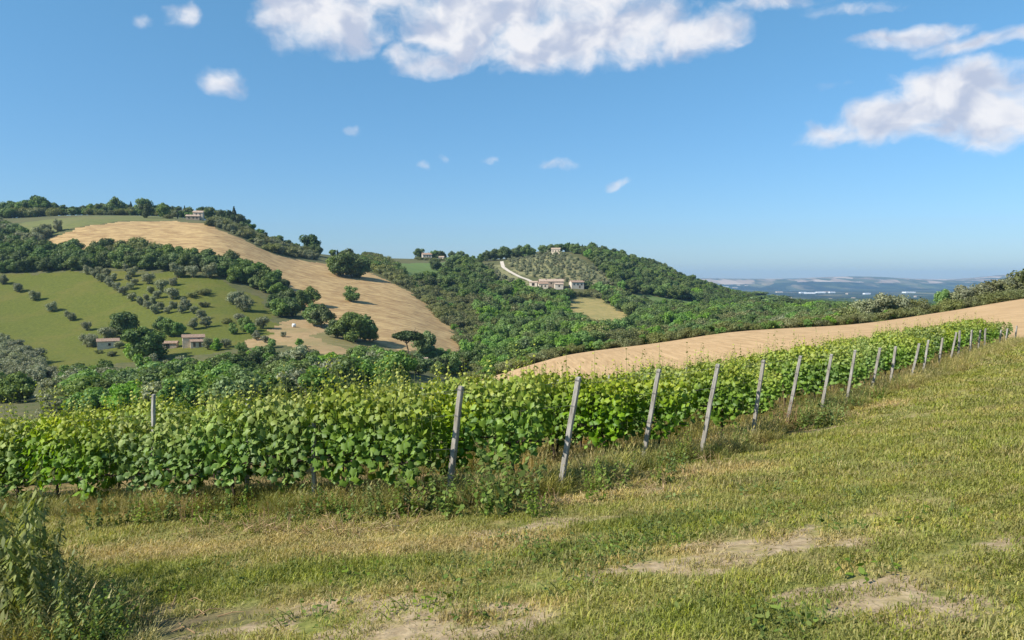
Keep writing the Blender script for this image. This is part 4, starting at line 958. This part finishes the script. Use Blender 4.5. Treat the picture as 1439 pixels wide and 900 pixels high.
def opening(parent, kindn, x, y, z, w, h, axis, mat=None):
    """recess panel with a frame; axis 'y': on a wall facing -y, 'x': on a wall facing -x"""
    g = Geo(); t = .06
    if axis == 'y': g.box((x-w/2, y-t, z), (x+w/2, y+.1, z+h))
    else: g.box((x-t, y-w/2, z), (x+.1, y+w/2, z+h))
    o = g.obj(kindn, mat or M['opening'], parent)
    g = Geo(); f = .12
    for lo, hi in (((-w/2-f, z+h), (w/2+f, z+h+f)), ((-w/2-f, z-f), (w/2+f, z))) if kindn == 'window' else (((-w/2-f, z+h), (w/2+f, z+h+f)),):
        if axis == 'y': g.box((x+lo[0], y-t-.04, lo[1]), (x+hi[0], y+.1, hi[1]))
        else: g.box((x-t-.04, y+lo[0], lo[1]), (x+.1, y+hi[0], hi[1]))
    g.obj('surround', M['stone'], o)
def house_at(name, u, v, rot, label, cat='house', ymin=180, y=None):
    if y: s = (u - UC) / FPX; q = Vector((s*y, y, gz(s*y, y)))
    else: q = gp(u, v, ymin)
    e = link(name, None); e.location = q; e.rotation_euler = (0, 0, rot); tag(e, label, cat); return e
def chimney(roof, x, y, z):
    g = Geo(); g.box((x-.35, y-.35, z), (x+.35, y+.35, z+1.3)); g.box((x-.45, y-.45, z+1.3), (x+.45, y+.45, z+1.5)); g.obj('chimney', M['stone'], roof)
e = house_at('farm_shed', 152, 489, R(28), 'small cream farm shed with red tiled roof beside the grey trees'); gable(e, 0, 0, 8.5, 5, 2.9, 1.0, M['cream'], M['tiles'])
opening(e, 'window', .5, -2.5, 1.1, 1.0, 1.0, 'y'); opening(e, 'door', -4.25, .2, .05, 1.1, 2.0, 'x', M['wood'])
e = house_at('farm_shed', 272, 487, R(24), 'cream farm shed with a lower tiled lean-to in front'); gable(e, 0, 1, 8.5, 5, 3.8, 1.0, M['cream'], M['tiles'])
opening(e, 'door', -4.25, 1, .05, 1.4, 2.2, 'x', M['wood']); opening(e, 'window', 2.0, -1.5, 2.6, .8, .8, 'y')
g = Geo(); g.box((-1.2, -4.2, -1), (4.0, -1.6, 2.1)); g.obj('lean_to_wall', M['cream'], e); g = Geo(); g.add([(-1.6,-4.6,2.12),(4.4,-4.6,2.12),(4.4,-1.55,3.0),(-1.6,-1.55,3.0),(-1.6,-4.6,2.32),(4.4,-4.6,2.32),(4.4,-1.55,3.2),(-1.6,-1.55,3.2)], [(0,1,2,3),(4,5,6,7),(0,1,5,4),(1,2,6,5),(3,0,4,7)]); g.obj('lean_to_roof', M['tiles'], e)
opening(e, 'door', .2, -4.2, .05, .9, 1.8, 'y', M['wood']); opening(e, 'door', 2.4, -4.2, .05, .9, 1.8, 'y', M['wood'])
e = house_at('tumbledown_shed', 239, 489, R(10), 'low tumbledown shed in the shade of the big leafy tree', 'shed'); gable(e, 0, 0, 6, 4, 2.0, .7, M['stone'], M['tiles']); opening(e, 'door', -.5, -2.0, .05, 1.4, 1.7, 'y')
e = house_at('stone_well', 213, 524, 0, 'small white stone well head below the farm sheds', 'well'); g = Geo(); g.box((-.6, -.6, -.4), (.6, .6, 1.7)); g.obj('pillar', M['whiteplaster'], e); g = Geo(); g.box((-.8, -.8, 1.7), (.8, .8, 1.95)); g.obj('cap', M['paletiles'], e)
e = house_at('cottage', 580, 512, R(6), 'small white cottage with open porch under the umbrella pine'); gable(e, -1.2, 0, 5.2, 4.6, 2.7, .5, M['whiteplaster'], M['paletiles'])
opening(e, 'window', -.4, -2.3, .8, 1.1, 1.2, 'y'); opening(e, 'door', -2.6, -2.3, .05, .9, 2.0, 'y', M['wood'])
g = Geo(); g.box((1.75, -2.6, 2.35), (6.2, 2.0, 2.55)); g.obj('porch_roof', M['paletiles'], e); g = Geo(); g.box((1.42, 1.6, -1), (6.0, 1.9, 2.34)); g.obj('porch_wall', M['stone'], e)
for x in (3.2, 4.7, 6.0): g = Geo(); g.box((x-.1, -2.5, -1), (x+.1, -2.3, 2.34)); g.obj('porch_post', M['whiteplaster'], e)
e = house_at('ridge_house', 278, 309, R(12), 'stone house with pale tiled roofs on the crest of the golden field', y=688); rf = gable(e, 1.5, 3, 8, 7, 6.5, 1.6, M['cream'], M['paletiles']); chimney(rf, 3, 4, 6.8)
g = Geo(); gable(e, -2, -3, 11, 5, 2.8, 1.2, M['stone'], M['paletiles'])
for x in (-5, -1.5, 1.5): opening(e, 'window', x, -5.5, .8, 1.0, 1.3, 'y')
opening(e, 'window', .2, -.5, 4.4, 1.0, 1.2, 'y'); opening(e, 'window', 3.2, -.5, 4.4, 1.0, 1.2, 'y')
e = house_at('saddle_house', 600, 362, R(15), 'white house with pink roof far away on the saddle skyline', y=925); rf = gable(e, 0, 0, 11, 8, 5.5, 2.0, M['whiteplaster'], M['tiles']); chimney(rf, 2, 1, 7); [opening(e, 'window', x, -4, 3.2, 1.1, 1.3, 'y') for x in (-3, 0, 3)]
e = house_at('saddle_outbuilding', 621, 363, R(-10), 'small white outbuilding between the trees on the saddle', 'building', y=925); gable(e, 0, 0, 6, 5, 3, 1.0, M['whiteplaster'], M['paletiles']); opening(e, 'door', 0, -2.5, .05, 1.6, 2.2, 'y')
e = house_at('hill_farmhouse', 772, 405, R(4), 'long pink roofed stone farmhouse on the second hill', ymin=400); rf = gable(e, 2, 4, 21, 9, 5.6, 2.0, M['stone'], M['paletiles']); chimney(rf, 6, 5, 7); chimney(rf, -3, 3, 7)
for x in (-6, -2.5, 1, 4.5, 8): opening(e, 'window', x + .5, -.5, 3.4, 1.1, 1.4, 'y')
gable(e, -6, -5, 8, 6, 3.6, 1.3, M['cream'], M['tiles']); gable(e, 7.5, -5, 7, 6, 3.2, 1.2, M['whiteplaster'], M['paletiles'])
for x in (-7.5, -4.5, 7.5): opening(e, 'window', x, -8, 1.1, 1.2, 1.3, 'y')
e = house_at('farm_barn', 750, 402, R(-12), 'small pale barn left of the hill farmhouse', 'barn', ymin=400); gable(e, 0, 0, 7, 5, 3, 1.0, M['whiteplaster'], M['paletiles']); opening(e, 'door', 0, -2.5, .05, 2.4, 2.3, 'y')
e = house_at('white_house', 810, 405, R(16), 'white house with pink roof right of the hill farmhouse', ymin=400); rf = gable(e, 0, 0, 11.5, 7, 5.0, 1.4, M['whiteplaster'], M['tiles']); chimney(rf, 2, 1, 6); [opening(e, 'window', x, -3.5, 2.6, 1.2, 1.3, 'y') for x in (-3.5, 0, 3.5)]; opening(e, 'door', 1.8, -3.5, .05, 1.2, 2.1, 'y', M['wood'])
e = house_at('hilltop_house', 781, 355, R(-8), 'pale house half hidden on top of the second hill', y=900); gable(e, 0, 0, 10, 7, 5.5, 1.4, M['cream'], M['paletiles']); [opening(e, 'window', x, -3.5, 2.8, 1.1, 1.3, 'y') for x in (-3, 0, 3)]
for u, v, ht in ((794, 404, 9), (801, 402, 8), (833, 412, 8)):
    q = gp(u, v, 400); e = link('utility_pole', None); e.location = q; tag(e, 'pale utility pole standing near the hill farm buildings', 'pole', 'utility poles near the hill farm')
    g = Geo(); g.tube([(0, 0, -.5), (0, 0, ht)], [.22, .16], 6); g.obj('shaft', M['paletiles'], e); g = Geo(); g.box((-.8, -.08, ht-.7), (.8, .08, ht-.5)); g.obj('crossarm', M['wood'], e)
# wrapped bale on the stubble
q = gp(413, 460, 200); e = link('wrapped_bale', None); e.location = (q.x, q.y, q.z + .85); e.rotation_euler = (0, 0, R(35)); tag(e, 'white wrapped round bale lying on the brown stubble field', 'bale')
g = Geo(); k = 16
for x in (-.75, -.68, .68, .75):
    rr = .9 if abs(x) < .7 else .82
    g.v += [(x, rr * math.cos(2*math.pi*j/k), rr * math.sin(2*math.pi*j/k)) for j in range(k)]
for i in range(3): g.f += [(i*k+j, i*k+(j+1) % k, (i+1)*k+(j+1) % k, (i+1)*k+j) for j in range(k)]
g.obj('wrapping', M['wrap'], e, True); g2 = Geo(); [g2.add([(s*.752, .8*math.cos(2*math.pi*j/k), .8*math.sin(2*math.pi*j/k)) for j in range(k)], [tuple(range(k))]) for s in (-1, 1)]; g2.obj('end_face', M['greyroof'], e)
# buildings of the town on the plain
TOWN = [(1095, 411.5, 9, 0), (1128, 412.5, 9, 1), (1138, 413, 14, 1), (1153, 412, 12, 1), (1161, 411.5, 9, 0), (1169, 412, 8, 1), (1190, 414, 3, 0), (1218, 414, 9, 1), (1277, 412, 15, 1), (1167, 422, 4, 0), (1183, 429, 9, 1), (1192, 429, 8, 1), (1199, 421, 5, 0), (1170, 428, 3, 0), (1116, 427.5, 7, 1), (1117, 435, 9, 0), (1110, 420, 5, 0), (1206, 424.5, 8, 1), (1020, 404, 7, 1), (1033, 405, 6, 0), (1038, 401.5, 4, 0), (1049, 402, 4, 0), (1063, 411, 3, 0), (1286, 418, 3, 0), (1240, 415, 6, 1), (1090, 417, 4, 0)]
for i, (u, v, wpx, ware) in enumerate(TOWN):
    q = gp(u, v, 1300); w = wpx / FPX * q.y; d = w * .6; h = max(5.5, min(11, w * .3)) if ware else max(5, min(9, w * .5))
    e = link('warehouse' if ware else 'town_house', None); e.location = q; e.rotation_euler = (0, 0, random.uniform(-.25, .25))
    tag(e, 'pale flat warehouse on the far plain' if ware else 'pale gabled house on the far plain', 'warehouse' if ware else 'house', 'warehouses on the far plain' if ware else 'houses on the far plain')
    gable(e, 0, 0, w, d, h, h * (.12 if ware else .3), M['whitesheet'] if ware else M['whiteplaster'], M['whitesheet'] if ware else M['paletiles'], over=.5, z0=-6)
# ------------------------------------------------------------------ grass, weeds
def blades(nb_, hr, w, spread, lean, seed, head=0.0):
    """tuft of curved blades: verts, tri faces, tint"""
    rng = np.random.default_rng(seed); V = []; F = []; T = []
    for i in range(nb_):
        a = rng.random() * 6.283; r = spread * math.sqrt(rng.random()); b0 = np.array([math.cos(a) * r, math.sin(a) * r, -.01]); h = hr[0] + (hr[1] - hr[0]) * rng.random()**1.3
        a2 = rng.random() * 6.283; ln = lean * (.3 + rng.random()) * h; dr = np.array([math.cos(a2), math.sin(a2), 0]); sd = np.array([-dr[1], dr[0], 0]) * w * (.6 + .8 * rng.random())
        c1 = b0 + dr * ln * .35 + np.array([0, 0, h * .6]); c2 = b0 + dr * ln + np.array([0, 0, h * (1 - .25 * lean)])
        o = len(V); V += [b0 - sd, b0 + sd, c1 - sd * .8, c1 + sd * .8, c2]; F += [(o, o+1, o+3), (o, o+3, o+2), (o+2, o+3, o+4)]; t = rng.random(); T += [t]*5
        if rng.random() < head:
            o = len(V); u2 = c2 + dr * h * .1 + np.array([0, 0, h * .16]); V += [c2 - sd * 1.5, c2 + sd * 1.5, u2]; F += [(o, o+1, o+2)]; T += [1.0]*3
    return np.array(V), np.array(F), np.array(T)
def tuft(name, mat, *a, **k):
    V, F, T = blades(*a, **k); return np_mesh(name, V, F, mat, {'tint': T})
def stand(name, me, u, v, label, cat, kind='stuff', sc=1.0):
    q = gp(u, v); o = link(name, me); o.location = q; o.scale = (sc,)*3; tag(o, label, cat, kind=kind); return o
LAWN = [stand('grass_tuft', tuft('grass_tuft', M['grass'], 64, (.010, .056), .0032, .14, 1.0, 700 + i), 500 + 80 * i, 840 + 9 * i, 'tuft of short mown grass in the meadow', 'grass') for i in range(5)]
TALL = [stand('tall_grass_tuft', tuft('tall_grass_tuft', M['tallgrass'], 36, (.16, .58), .0042, .12, .6, 720 + i, head=.5), 540 + 110 * i, 712 - 22 * i, 'tuft of tall dry grass at the vine row ends', 'grass') for i in range(4)]
def near_pts(n_, x0, x1, y0, y1, rng): return rng.uniform(x0, x1, n_), rng.uniform(y0, y1, n_)
rng = np.random.default_rng(77); rows = []; dry = []
EX, EY = ex, ey
for (y0, y1, dens, sc, hz_) in [(1.5, 6.5, 170, 1.0, 1.0), (6.5, 10, 110, 1.15, 1.05), (10, 17, 46, 1.7, 1.15), (17, 30, 15, 2.7, 1.3), (30, 54, 4.0, 4.5, 1.6)]:
    x0, x1 = -.70 * y1 - 4, .70 * y1 + 5; nn = int((x1 - x0) * (y1 - y0) * dens); x, y = near_pts(nn, x0, x1, y0, y1, rng)
    ok = (x > -.70 * y - 4) & (x < .70 * y + 5) & (y < np.interp(x, EX, EY) + .4)
    x, y = x[ok], y[ok]
    nz = fnoise(x, y, 2.1) * .5 + fnoise(x, y, .7, 2) * .5; br = blobs('bare', x, y) + blobs('dark', x, y); dr = blobs('dry', x, y); lu = blobs('lush', x, y)
    ok = rng.random(len(x)) > np.clip(br * 1.5 * (.7 + .5 * fnoise(x, y, 6.0, 1)) + (nz > .5) * .4 + .3 * (fnoise(x, y, 4.5, 3) > .35), 0, .93); x, y, nz, dr, lu = x[ok], y[ok], nz[ok], dr[ok], lu[ok]
    z = ground(x, y); d = np.clip(.20 + .40 * nz + .75 * dr - .9 * lu + .22 * rng.normal(size=len(x)), 0, 1); hh = sc * hz_ / sc * (.7 + .7 * rng.random(len(x))) * (1 + .5 * np.clip(fnoise(x, y, 1.3, 5), 0, 1) + .5 * lu)
    rows.append(np.c_[x, y, z, rng.random(len(x)) * 6.28, sc * (.8 + .5 * rng.random(len(x))), hh * min(sc, 1.8)**.6, rng.integers(0, 5, len(x))]); dry.append(d)
scatter('meadow_grass', np.concatenate(rows), LAWN, 'short mown grass of the meadow in front of the vines', 'grass', np.concatenate(dry))
# rough tall grass under and along the rows
rows = []; dry = []
def strip(P0, P1, w0, w1, n_, sc, dmean):
    t = rng.random(n_); o = rng.uniform(-w0, w1, n_); dx, dy = P1[0] - P0[0], P1[1] - P0[1]; L = math.hypot(dx, dy); nx, ny = dy / L, -dx / L     # + side is to the right of P0->P1
    x = P0[0] + dx * t + nx * o; y = P0[1] + dy * t + ny * o; z = ground(x, y)
    fall = np.clip(1 - np.abs(o) / max(w0, w1), .25, 1)
    kp = (np.abs(o) / np.where(o > 0, w1, w0) < .62 + .45 * fnoise(x, y, 1.35, 4) + .25 * fnoise(x, y, 3.7, 1)) & (fnoise(x, y, 2.3, 9) > -.62); x, y, z, fall = x[kp], y[kp], z[kp], fall[kp]; n_ = len(x)
    rows.append(np.c_[x, y, z, rng.random(n_) * 6.28, sc * (.8 + .5 * rng.random(n_)), sc * (.28 + .85 * rng.random(n_)**1.8) * (.5 + .5 * fall), rng.integers(0, 4, n_)]); dry.append(np.clip(dmean + .5 * fnoise(x, y, 1.6) + .25 * rng.normal(size=n_), 0, 1))
for k in range(NROW - 1): a, c = ENDP[k], ENDP[k+1]; strip((a.x, a.y), (c.x, c.y), 1.2, .75 if k < 8 else 1.6, 560 if k < 8 else 400, .9 if k < 8 else 1.05, .15 if k < 8 else .36)
a = ENDP[0]; c = a + ROWDIR * 20; strip((c.x, c.y), (a.x, a.y), .8, .85, 5600, .85, .16)
for k in range(0, 9): a = ENDP[k]; c = a + ROWDIR * 7; strip((c.x, c.y), (a.x, a.y), .8, .8, 520, 1.0, .4)
for k in range(9, NROW): a = ENDP[k]; c = a + ROWDIR * 4; strip((c.x, c.y), (a.x, a.y), .8, .8, 150, 1.2, .5)
scatter('rough_grass', np.concatenate(rows), TALL, 'rough tall grass along the feet of the vines and posts', 'grass', np.concatenate(dry))
# leafy plants
def lance(k=3):
    return np.array([(0, -.5), (.13, -.15), (.10, .2), (0, .55), (-.10, .2), (-.13, -.15)])
def plant_mesh(name, mat, stems, hr, leafn, lsz, shape, seed, lean=.25, droop=.5, branch=0, stemw=.004):
    rng = np.random.default_rng(seed); Pn, N, S = [], [], []; g = Geo(); D_ = []
    for s in range(stems):
        a = rng.random() * 6.28; h = rng.uniform(*hr); ln = lean * h * rng.random(); b0 = np.array([math.cos(a) * .07 * stems**.5 * rng.random(), math.sin(a) * .07 * stems**.5 * rng.random(), -.03]); top = b0 + np.array([math.cos(a) * ln, math.sin(a) * ln, h]); mid = b0 * .5 + top * .5 - np.array([math.cos(a), math.sin(a), 0]) * ln * .15
        g.tube([b0, mid, top], [stemw, stemw * .8, stemw * .35], 4)
        for q in np.linspace(.12, 1.0, leafn):
            p_ = b0 * (1-q)**2 + 2 * mid * q * (1-q) + top * q * q if False else (b0 + (mid - b0) * q * 2 if q < .5 else mid + (top - mid) * (q * 2 - 1))
            a2 = rng.random() * 6.28; o = np.array([math.cos(a2), math.sin(a2), 0]); sz = lsz * (.6 + .7 * rng.random()) * (1.1 - .5 * q)
            Pn.append(p_ + o * sz * .45 + np.array([0, 0, sz * .1])); nn = np.array([o[0] * droop, o[1] * droop, 1.0]) + .35 * rng.normal(size=3); N.append(nn / np.linalg.norm(nn)); S.append(sz); D_.append(o + np.array([0, 0, -droop]))
    Pn, N, S = np.array(Pn), np.array(N), np.array(S); B = np.array(D_); B -= (B * N).sum(1, keepdims=True) * N; B /= np.linalg.norm(B, axis=1, keepdims=True); T = np.cross(B, N); k = len(shape)
    out = Pn[:, None, :] + S[:, None, None] * (shape[None, :, 0:1] * T[:, None, :] + shape[None, :, 1:2] * B[:, None, :]); V = out.reshape(-1, 3); F = np.arange(len(V)).reshape(-1, k)
    lv = np_mesh('leaves', V, F, mat, {'tint': np.repeat(rng.random(len(Pn)), k)})
    return lv, g.mesh('stems', mat_stem(mat))
def mat_stem(mat): return M['straw_stem'] if mat in (M['dryweed'], M['straw']) else M['cane']
M['straw_stem'] = plain('dry_stem', (.30, .20, .11), .9, .25, 20)
BROAD = np.array([(0, -.5), (.26, -.2), (.28, .12), (0, .5), (-.28, .12), (-.26, -.2)])
WEED = [plant_mesh('w', M['weed'], 9, (.35, .75), 18, .075, BROAD, 800 + i, .4) for i in range(4)]
DRYW = [plant_mesh('w', M['dryweed'], 9, (.35, .8), 12, .055, lance(), 820 + i, .35) for i in range(2)]
TALLW = [plant_mesh('w', M['tallweed'], 1, (1.0, 1.45), 60, .125, lance() * np.array([1.3, 1]), 840 + i, .22, .9, stemw=.006) for i in range(6)]
ROSET = [plant_mesh('w', M['weed'], 24, (.05, .14), 3, .055, BROAD, 860 + i, 1.0, .3) for i in range(3)]
STRAW = [plant_mesh('w', M['straw'], 26, (.10, .32), 3, .12, lance() * np.array([.5, 1.6]), 880 + i, 1.6, .4) for i in range(2)]
def plant(nm, var, x, y, sc, label, cat, group=None, sz=None):
    e = link(nm, None); e.location = (x, y, gz(x, y)); e.scale = (sc, sc, sz or sc); e.rotation_euler = (0, 0, random.uniform(0, 6.28)); tag(e, label, cat, group)
    f = link('leaves', var[0], e); f['kind'] = 'stuff'; st = link('stems', var[1], e); st['kind'] = 'stuff'; return e
def plant_px(nm, pool, u, v, hm, base_h, label, cat, group=None, wide=1.0):
    q = gp(u, v); s = hm / base_h; plant(nm, random.choice(pool), q.x, q.y, s * wide, label, cat, group, s)
for u, v, h, lab in [(598, 722, .85, 'bushy green weed left of the first leaning end post'), (622, 728, .7, 'bushy green weed at the foot of the first leaning end post'), (575, 726, .55, 'low green weed before the first end post'), (716, 722, 1.05, 'tall dark green weed between the first and second end posts'), (700, 726, .7, 'green weed crowding the tall weed between the first two end posts'), (735, 705, .7, 'green weed behind the tall weed near the second end post'), (680, 708, .6, 'green weed right of the first end post'), (755, 728, .45, 'low green weed before the second end post'),
   (838, 705, .5, 'green weed right of the second end post'), (930, 680, .55, 'green weed below the third end post'), (950, 668, .5, 'green weed right of the third end post'), (1155, 600, .8, 'tall dark thistle like weed beside the seventh end post'), (1140, 603, .7, 'dark weed left of the seventh end post'), (1165, 597, .6, 'dark weed right of the seventh end post'), (1085, 606, .6, 'green weed between the fifth and sixth end posts'), (1030, 630, .6, 'green weed right of the fourth end post'), (1180, 590, .55, 'green weed before the eighth end post'),
   (225, 735, .55, 'fresh green weed below the front vines'), (200, 738, .5, 'fresh green weed left of its twin below the front vines'), (255, 730, .45, 'low green weed under the front vine stake'), (350, 728, .4, 'low green weed under the front row'), (470, 724, .45, 'small green weed near the end of the front row'), (520, 728, .5, 'green weed under the last vines of the front row')] + [(u_, v_, h_, 'leafy weed in rough grass below the front row, %s from first end post' % o_) for u_, v_, h_, o_ in [(548, 730, .55, 'first'), (490, 736, .4, 'second'), (440, 728, .5, 'third'), (412, 735, .4, 'fourth'), (320, 732, .5, 'fifth'), (285, 738, .4, 'sixth'), (170, 738, .5, 'seventh'), (140, 742, .55, 'eighth')]] + [(u_, v_, h_, 'leafy weed in the rough grass near the %s end post' % o_) for u_, v_, h_, o_ in [(860, 690, .6, 'third'), (965, 655, .55, 'fourth'), (1040, 632, .5, 'fifth'), (1125, 605, .55, 'seventh'), (1205, 575, .55, 'eighth'), (1235, 562, .5, 'ninth'), (1262, 550, .5, 'tenth')]]:
    plant_px('leafy_weed', WEED, u, v, h, .62, lab, 'weed', None, 1.05)
for u, v, h, lab in [(1100, 606, .85, 'reddish brown dried weed between the sixth and seventh end posts'), (1115, 602, .75, 'dried brown weed beside the sixth end post'), (1090, 612, .6, 'dried weed left of the sixth end post'), (582, 722, .5, 'rusty brown dried weed left of the first end post'), (380, 738, .35, 'reddish heap of dried weeds under the front vines'), (365, 742, .3, 'low reddish dried weeds in front of the front vines'), (265, 735, .45, 'brown dried weed under the front vines'), (1015, 640, .4, 'brown dried weed by the fourth end post')]:
    plant_px('dried_weed', DRYW, u, v, h, .6, lab, 'weed', None, 1.0)
for i, (u, v) in enumerate([(380, 745), (350, 748), (410, 748), (560, 745), (500, 752), (290, 748), (940, 690), (970, 672), (880, 690), (1250, 572), (860, 676), (1010, 655), (455, 750), (780, 712), (1205, 590)]):
    plant_px('straw_clump', STRAW, u, v, .17, .24, 'clump of bleached cut straw lying before the vines', 'straw', 'straw clumps before the vines', 1.3)
for i, (u, v) in enumerate([(800, 765), (832, 775), (858, 780), (870, 762), (845, 795), (905, 752), (925, 742), (945, 748), (960, 730), (780, 772), (1000, 728), (720, 800), (690, 815), (1140, 885), (1150, 880), (600, 858), (585, 815), (1225, 700), (1110, 720), (1330, 730), (990, 850), (1260, 800), (420, 800), (240, 838), (1180, 650), (820, 830), (740, 760), (900, 770), (760, 778), (815, 790), (885, 790), (950, 765), (1060, 740), (980, 700), (640, 790), (300, 800), (360, 822), (520, 812), (1300, 660), (1090, 690), (1200, 740), (450, 870), (690, 870)]):
    plant_px('weed_rosette', ROSET, u, v, .11, .11, 'low flat weed rosette in the mown grass', 'weed', 'weed rosettes in the mown grass', random.uniform(.8, 1.35))
# the thicket of tall weeds in the near corner
rr = random.Random(3); q0 = gp(20, 890)
for i in range(170):
    u = rr.uniform(-70, 120) if i > 25 else rr.uniform(-60, 60); v = rr.uniform(835, 930); q = gp(u, v); edge = max(.30, min(1.0, 1.06 - max(0, u - 30) / 130)); h = 1.28 * edge * rr.uniform(.7, 1.08)
    plant('tall_weed', TALLW[i % 6], q.x, q.y, h / 1.25, 'tall upright weed with narrow drooping leaves in the corner thicket', 'weed', 'tall weeds of the corner thicket')
for i in range(48):
    u = rr.uniform(-40, 165); v = rr.uniform(860, 935); q = gp(u, v); plant('leafy_weed', WEED[i % 4], q.x, q.y, rr.uniform(.5, .9), 'short leafy weed at the foot of the corner thicket', 'weed', 'short weeds at the foot of the corner thicket')
rows = []; dry = []
for i in range(360):
    u = rr.uniform(-80, 210); v = rr.uniform(830, 940); q = gp(u, v); s = rr.uniform(.7, 1.25) * (1 if u < 110 else .55); rows.append((q.x, q.y, q.z, rr.uniform(0, 6.28), s, s * .75, i % 4)); dry.append(min(1, max(0, rr.gauss(.22, .25))))
scatter('corner_grass', rows, TALL, 'long uncut grass among the tall corner weeds', 'grass', dry)
for i in range(14):
    u = rr.uniform(150, 320); v = rr.uniform(848, 895); q = gp(u, v); g = Geo(); a = rr.uniform(0, 3.14); L = rr.uniform(.15, .45); d = Vector((math.cos(a), math.sin(a), 0)) * L
    z = [gz(q.x + d.x * t, q.y + d.y * t) - q.z for t in (0, .5, 1)]; g.tube([(0, 0, z[0] + .01), (d.x * .5, d.y * .5 + .02, z[1] + rr.uniform(.02, .07)), (d.x, d.y, z[2] + .015)], [.006, .005, .002], 5)
    o = g.obj('dead_twig', M['straw_stem']); o.location = q; tag(o, 'thin dead twig lying on the dark bare soil', 'twig', 'dead twigs on the dark soil')
# ------------------------------------------------------------------ haze
g = Geo(); g.box((-19500, -60, -190), (19500, 15900, 190))
hz = g.obj('haze', None); tag(hz, 'pale blue air between the camera and the far hills', 'haze', kind='stuff')
m, b = new_mat('haze_air')
pv = b.new('ShaderNodeVolumePrincipled'); pv.inputs['Color'].default_value = (.38, .64, 1.0, 1); pv.inputs['Density'].default_value = 5.5e-5; pv.inputs['Anisotropy'].default_value = 0.2
o = b.new('ShaderNodeOutputMaterial'); b.l.new(pv.outputs[0], o.inputs['Volume'])
hz.data.materials.append(m)
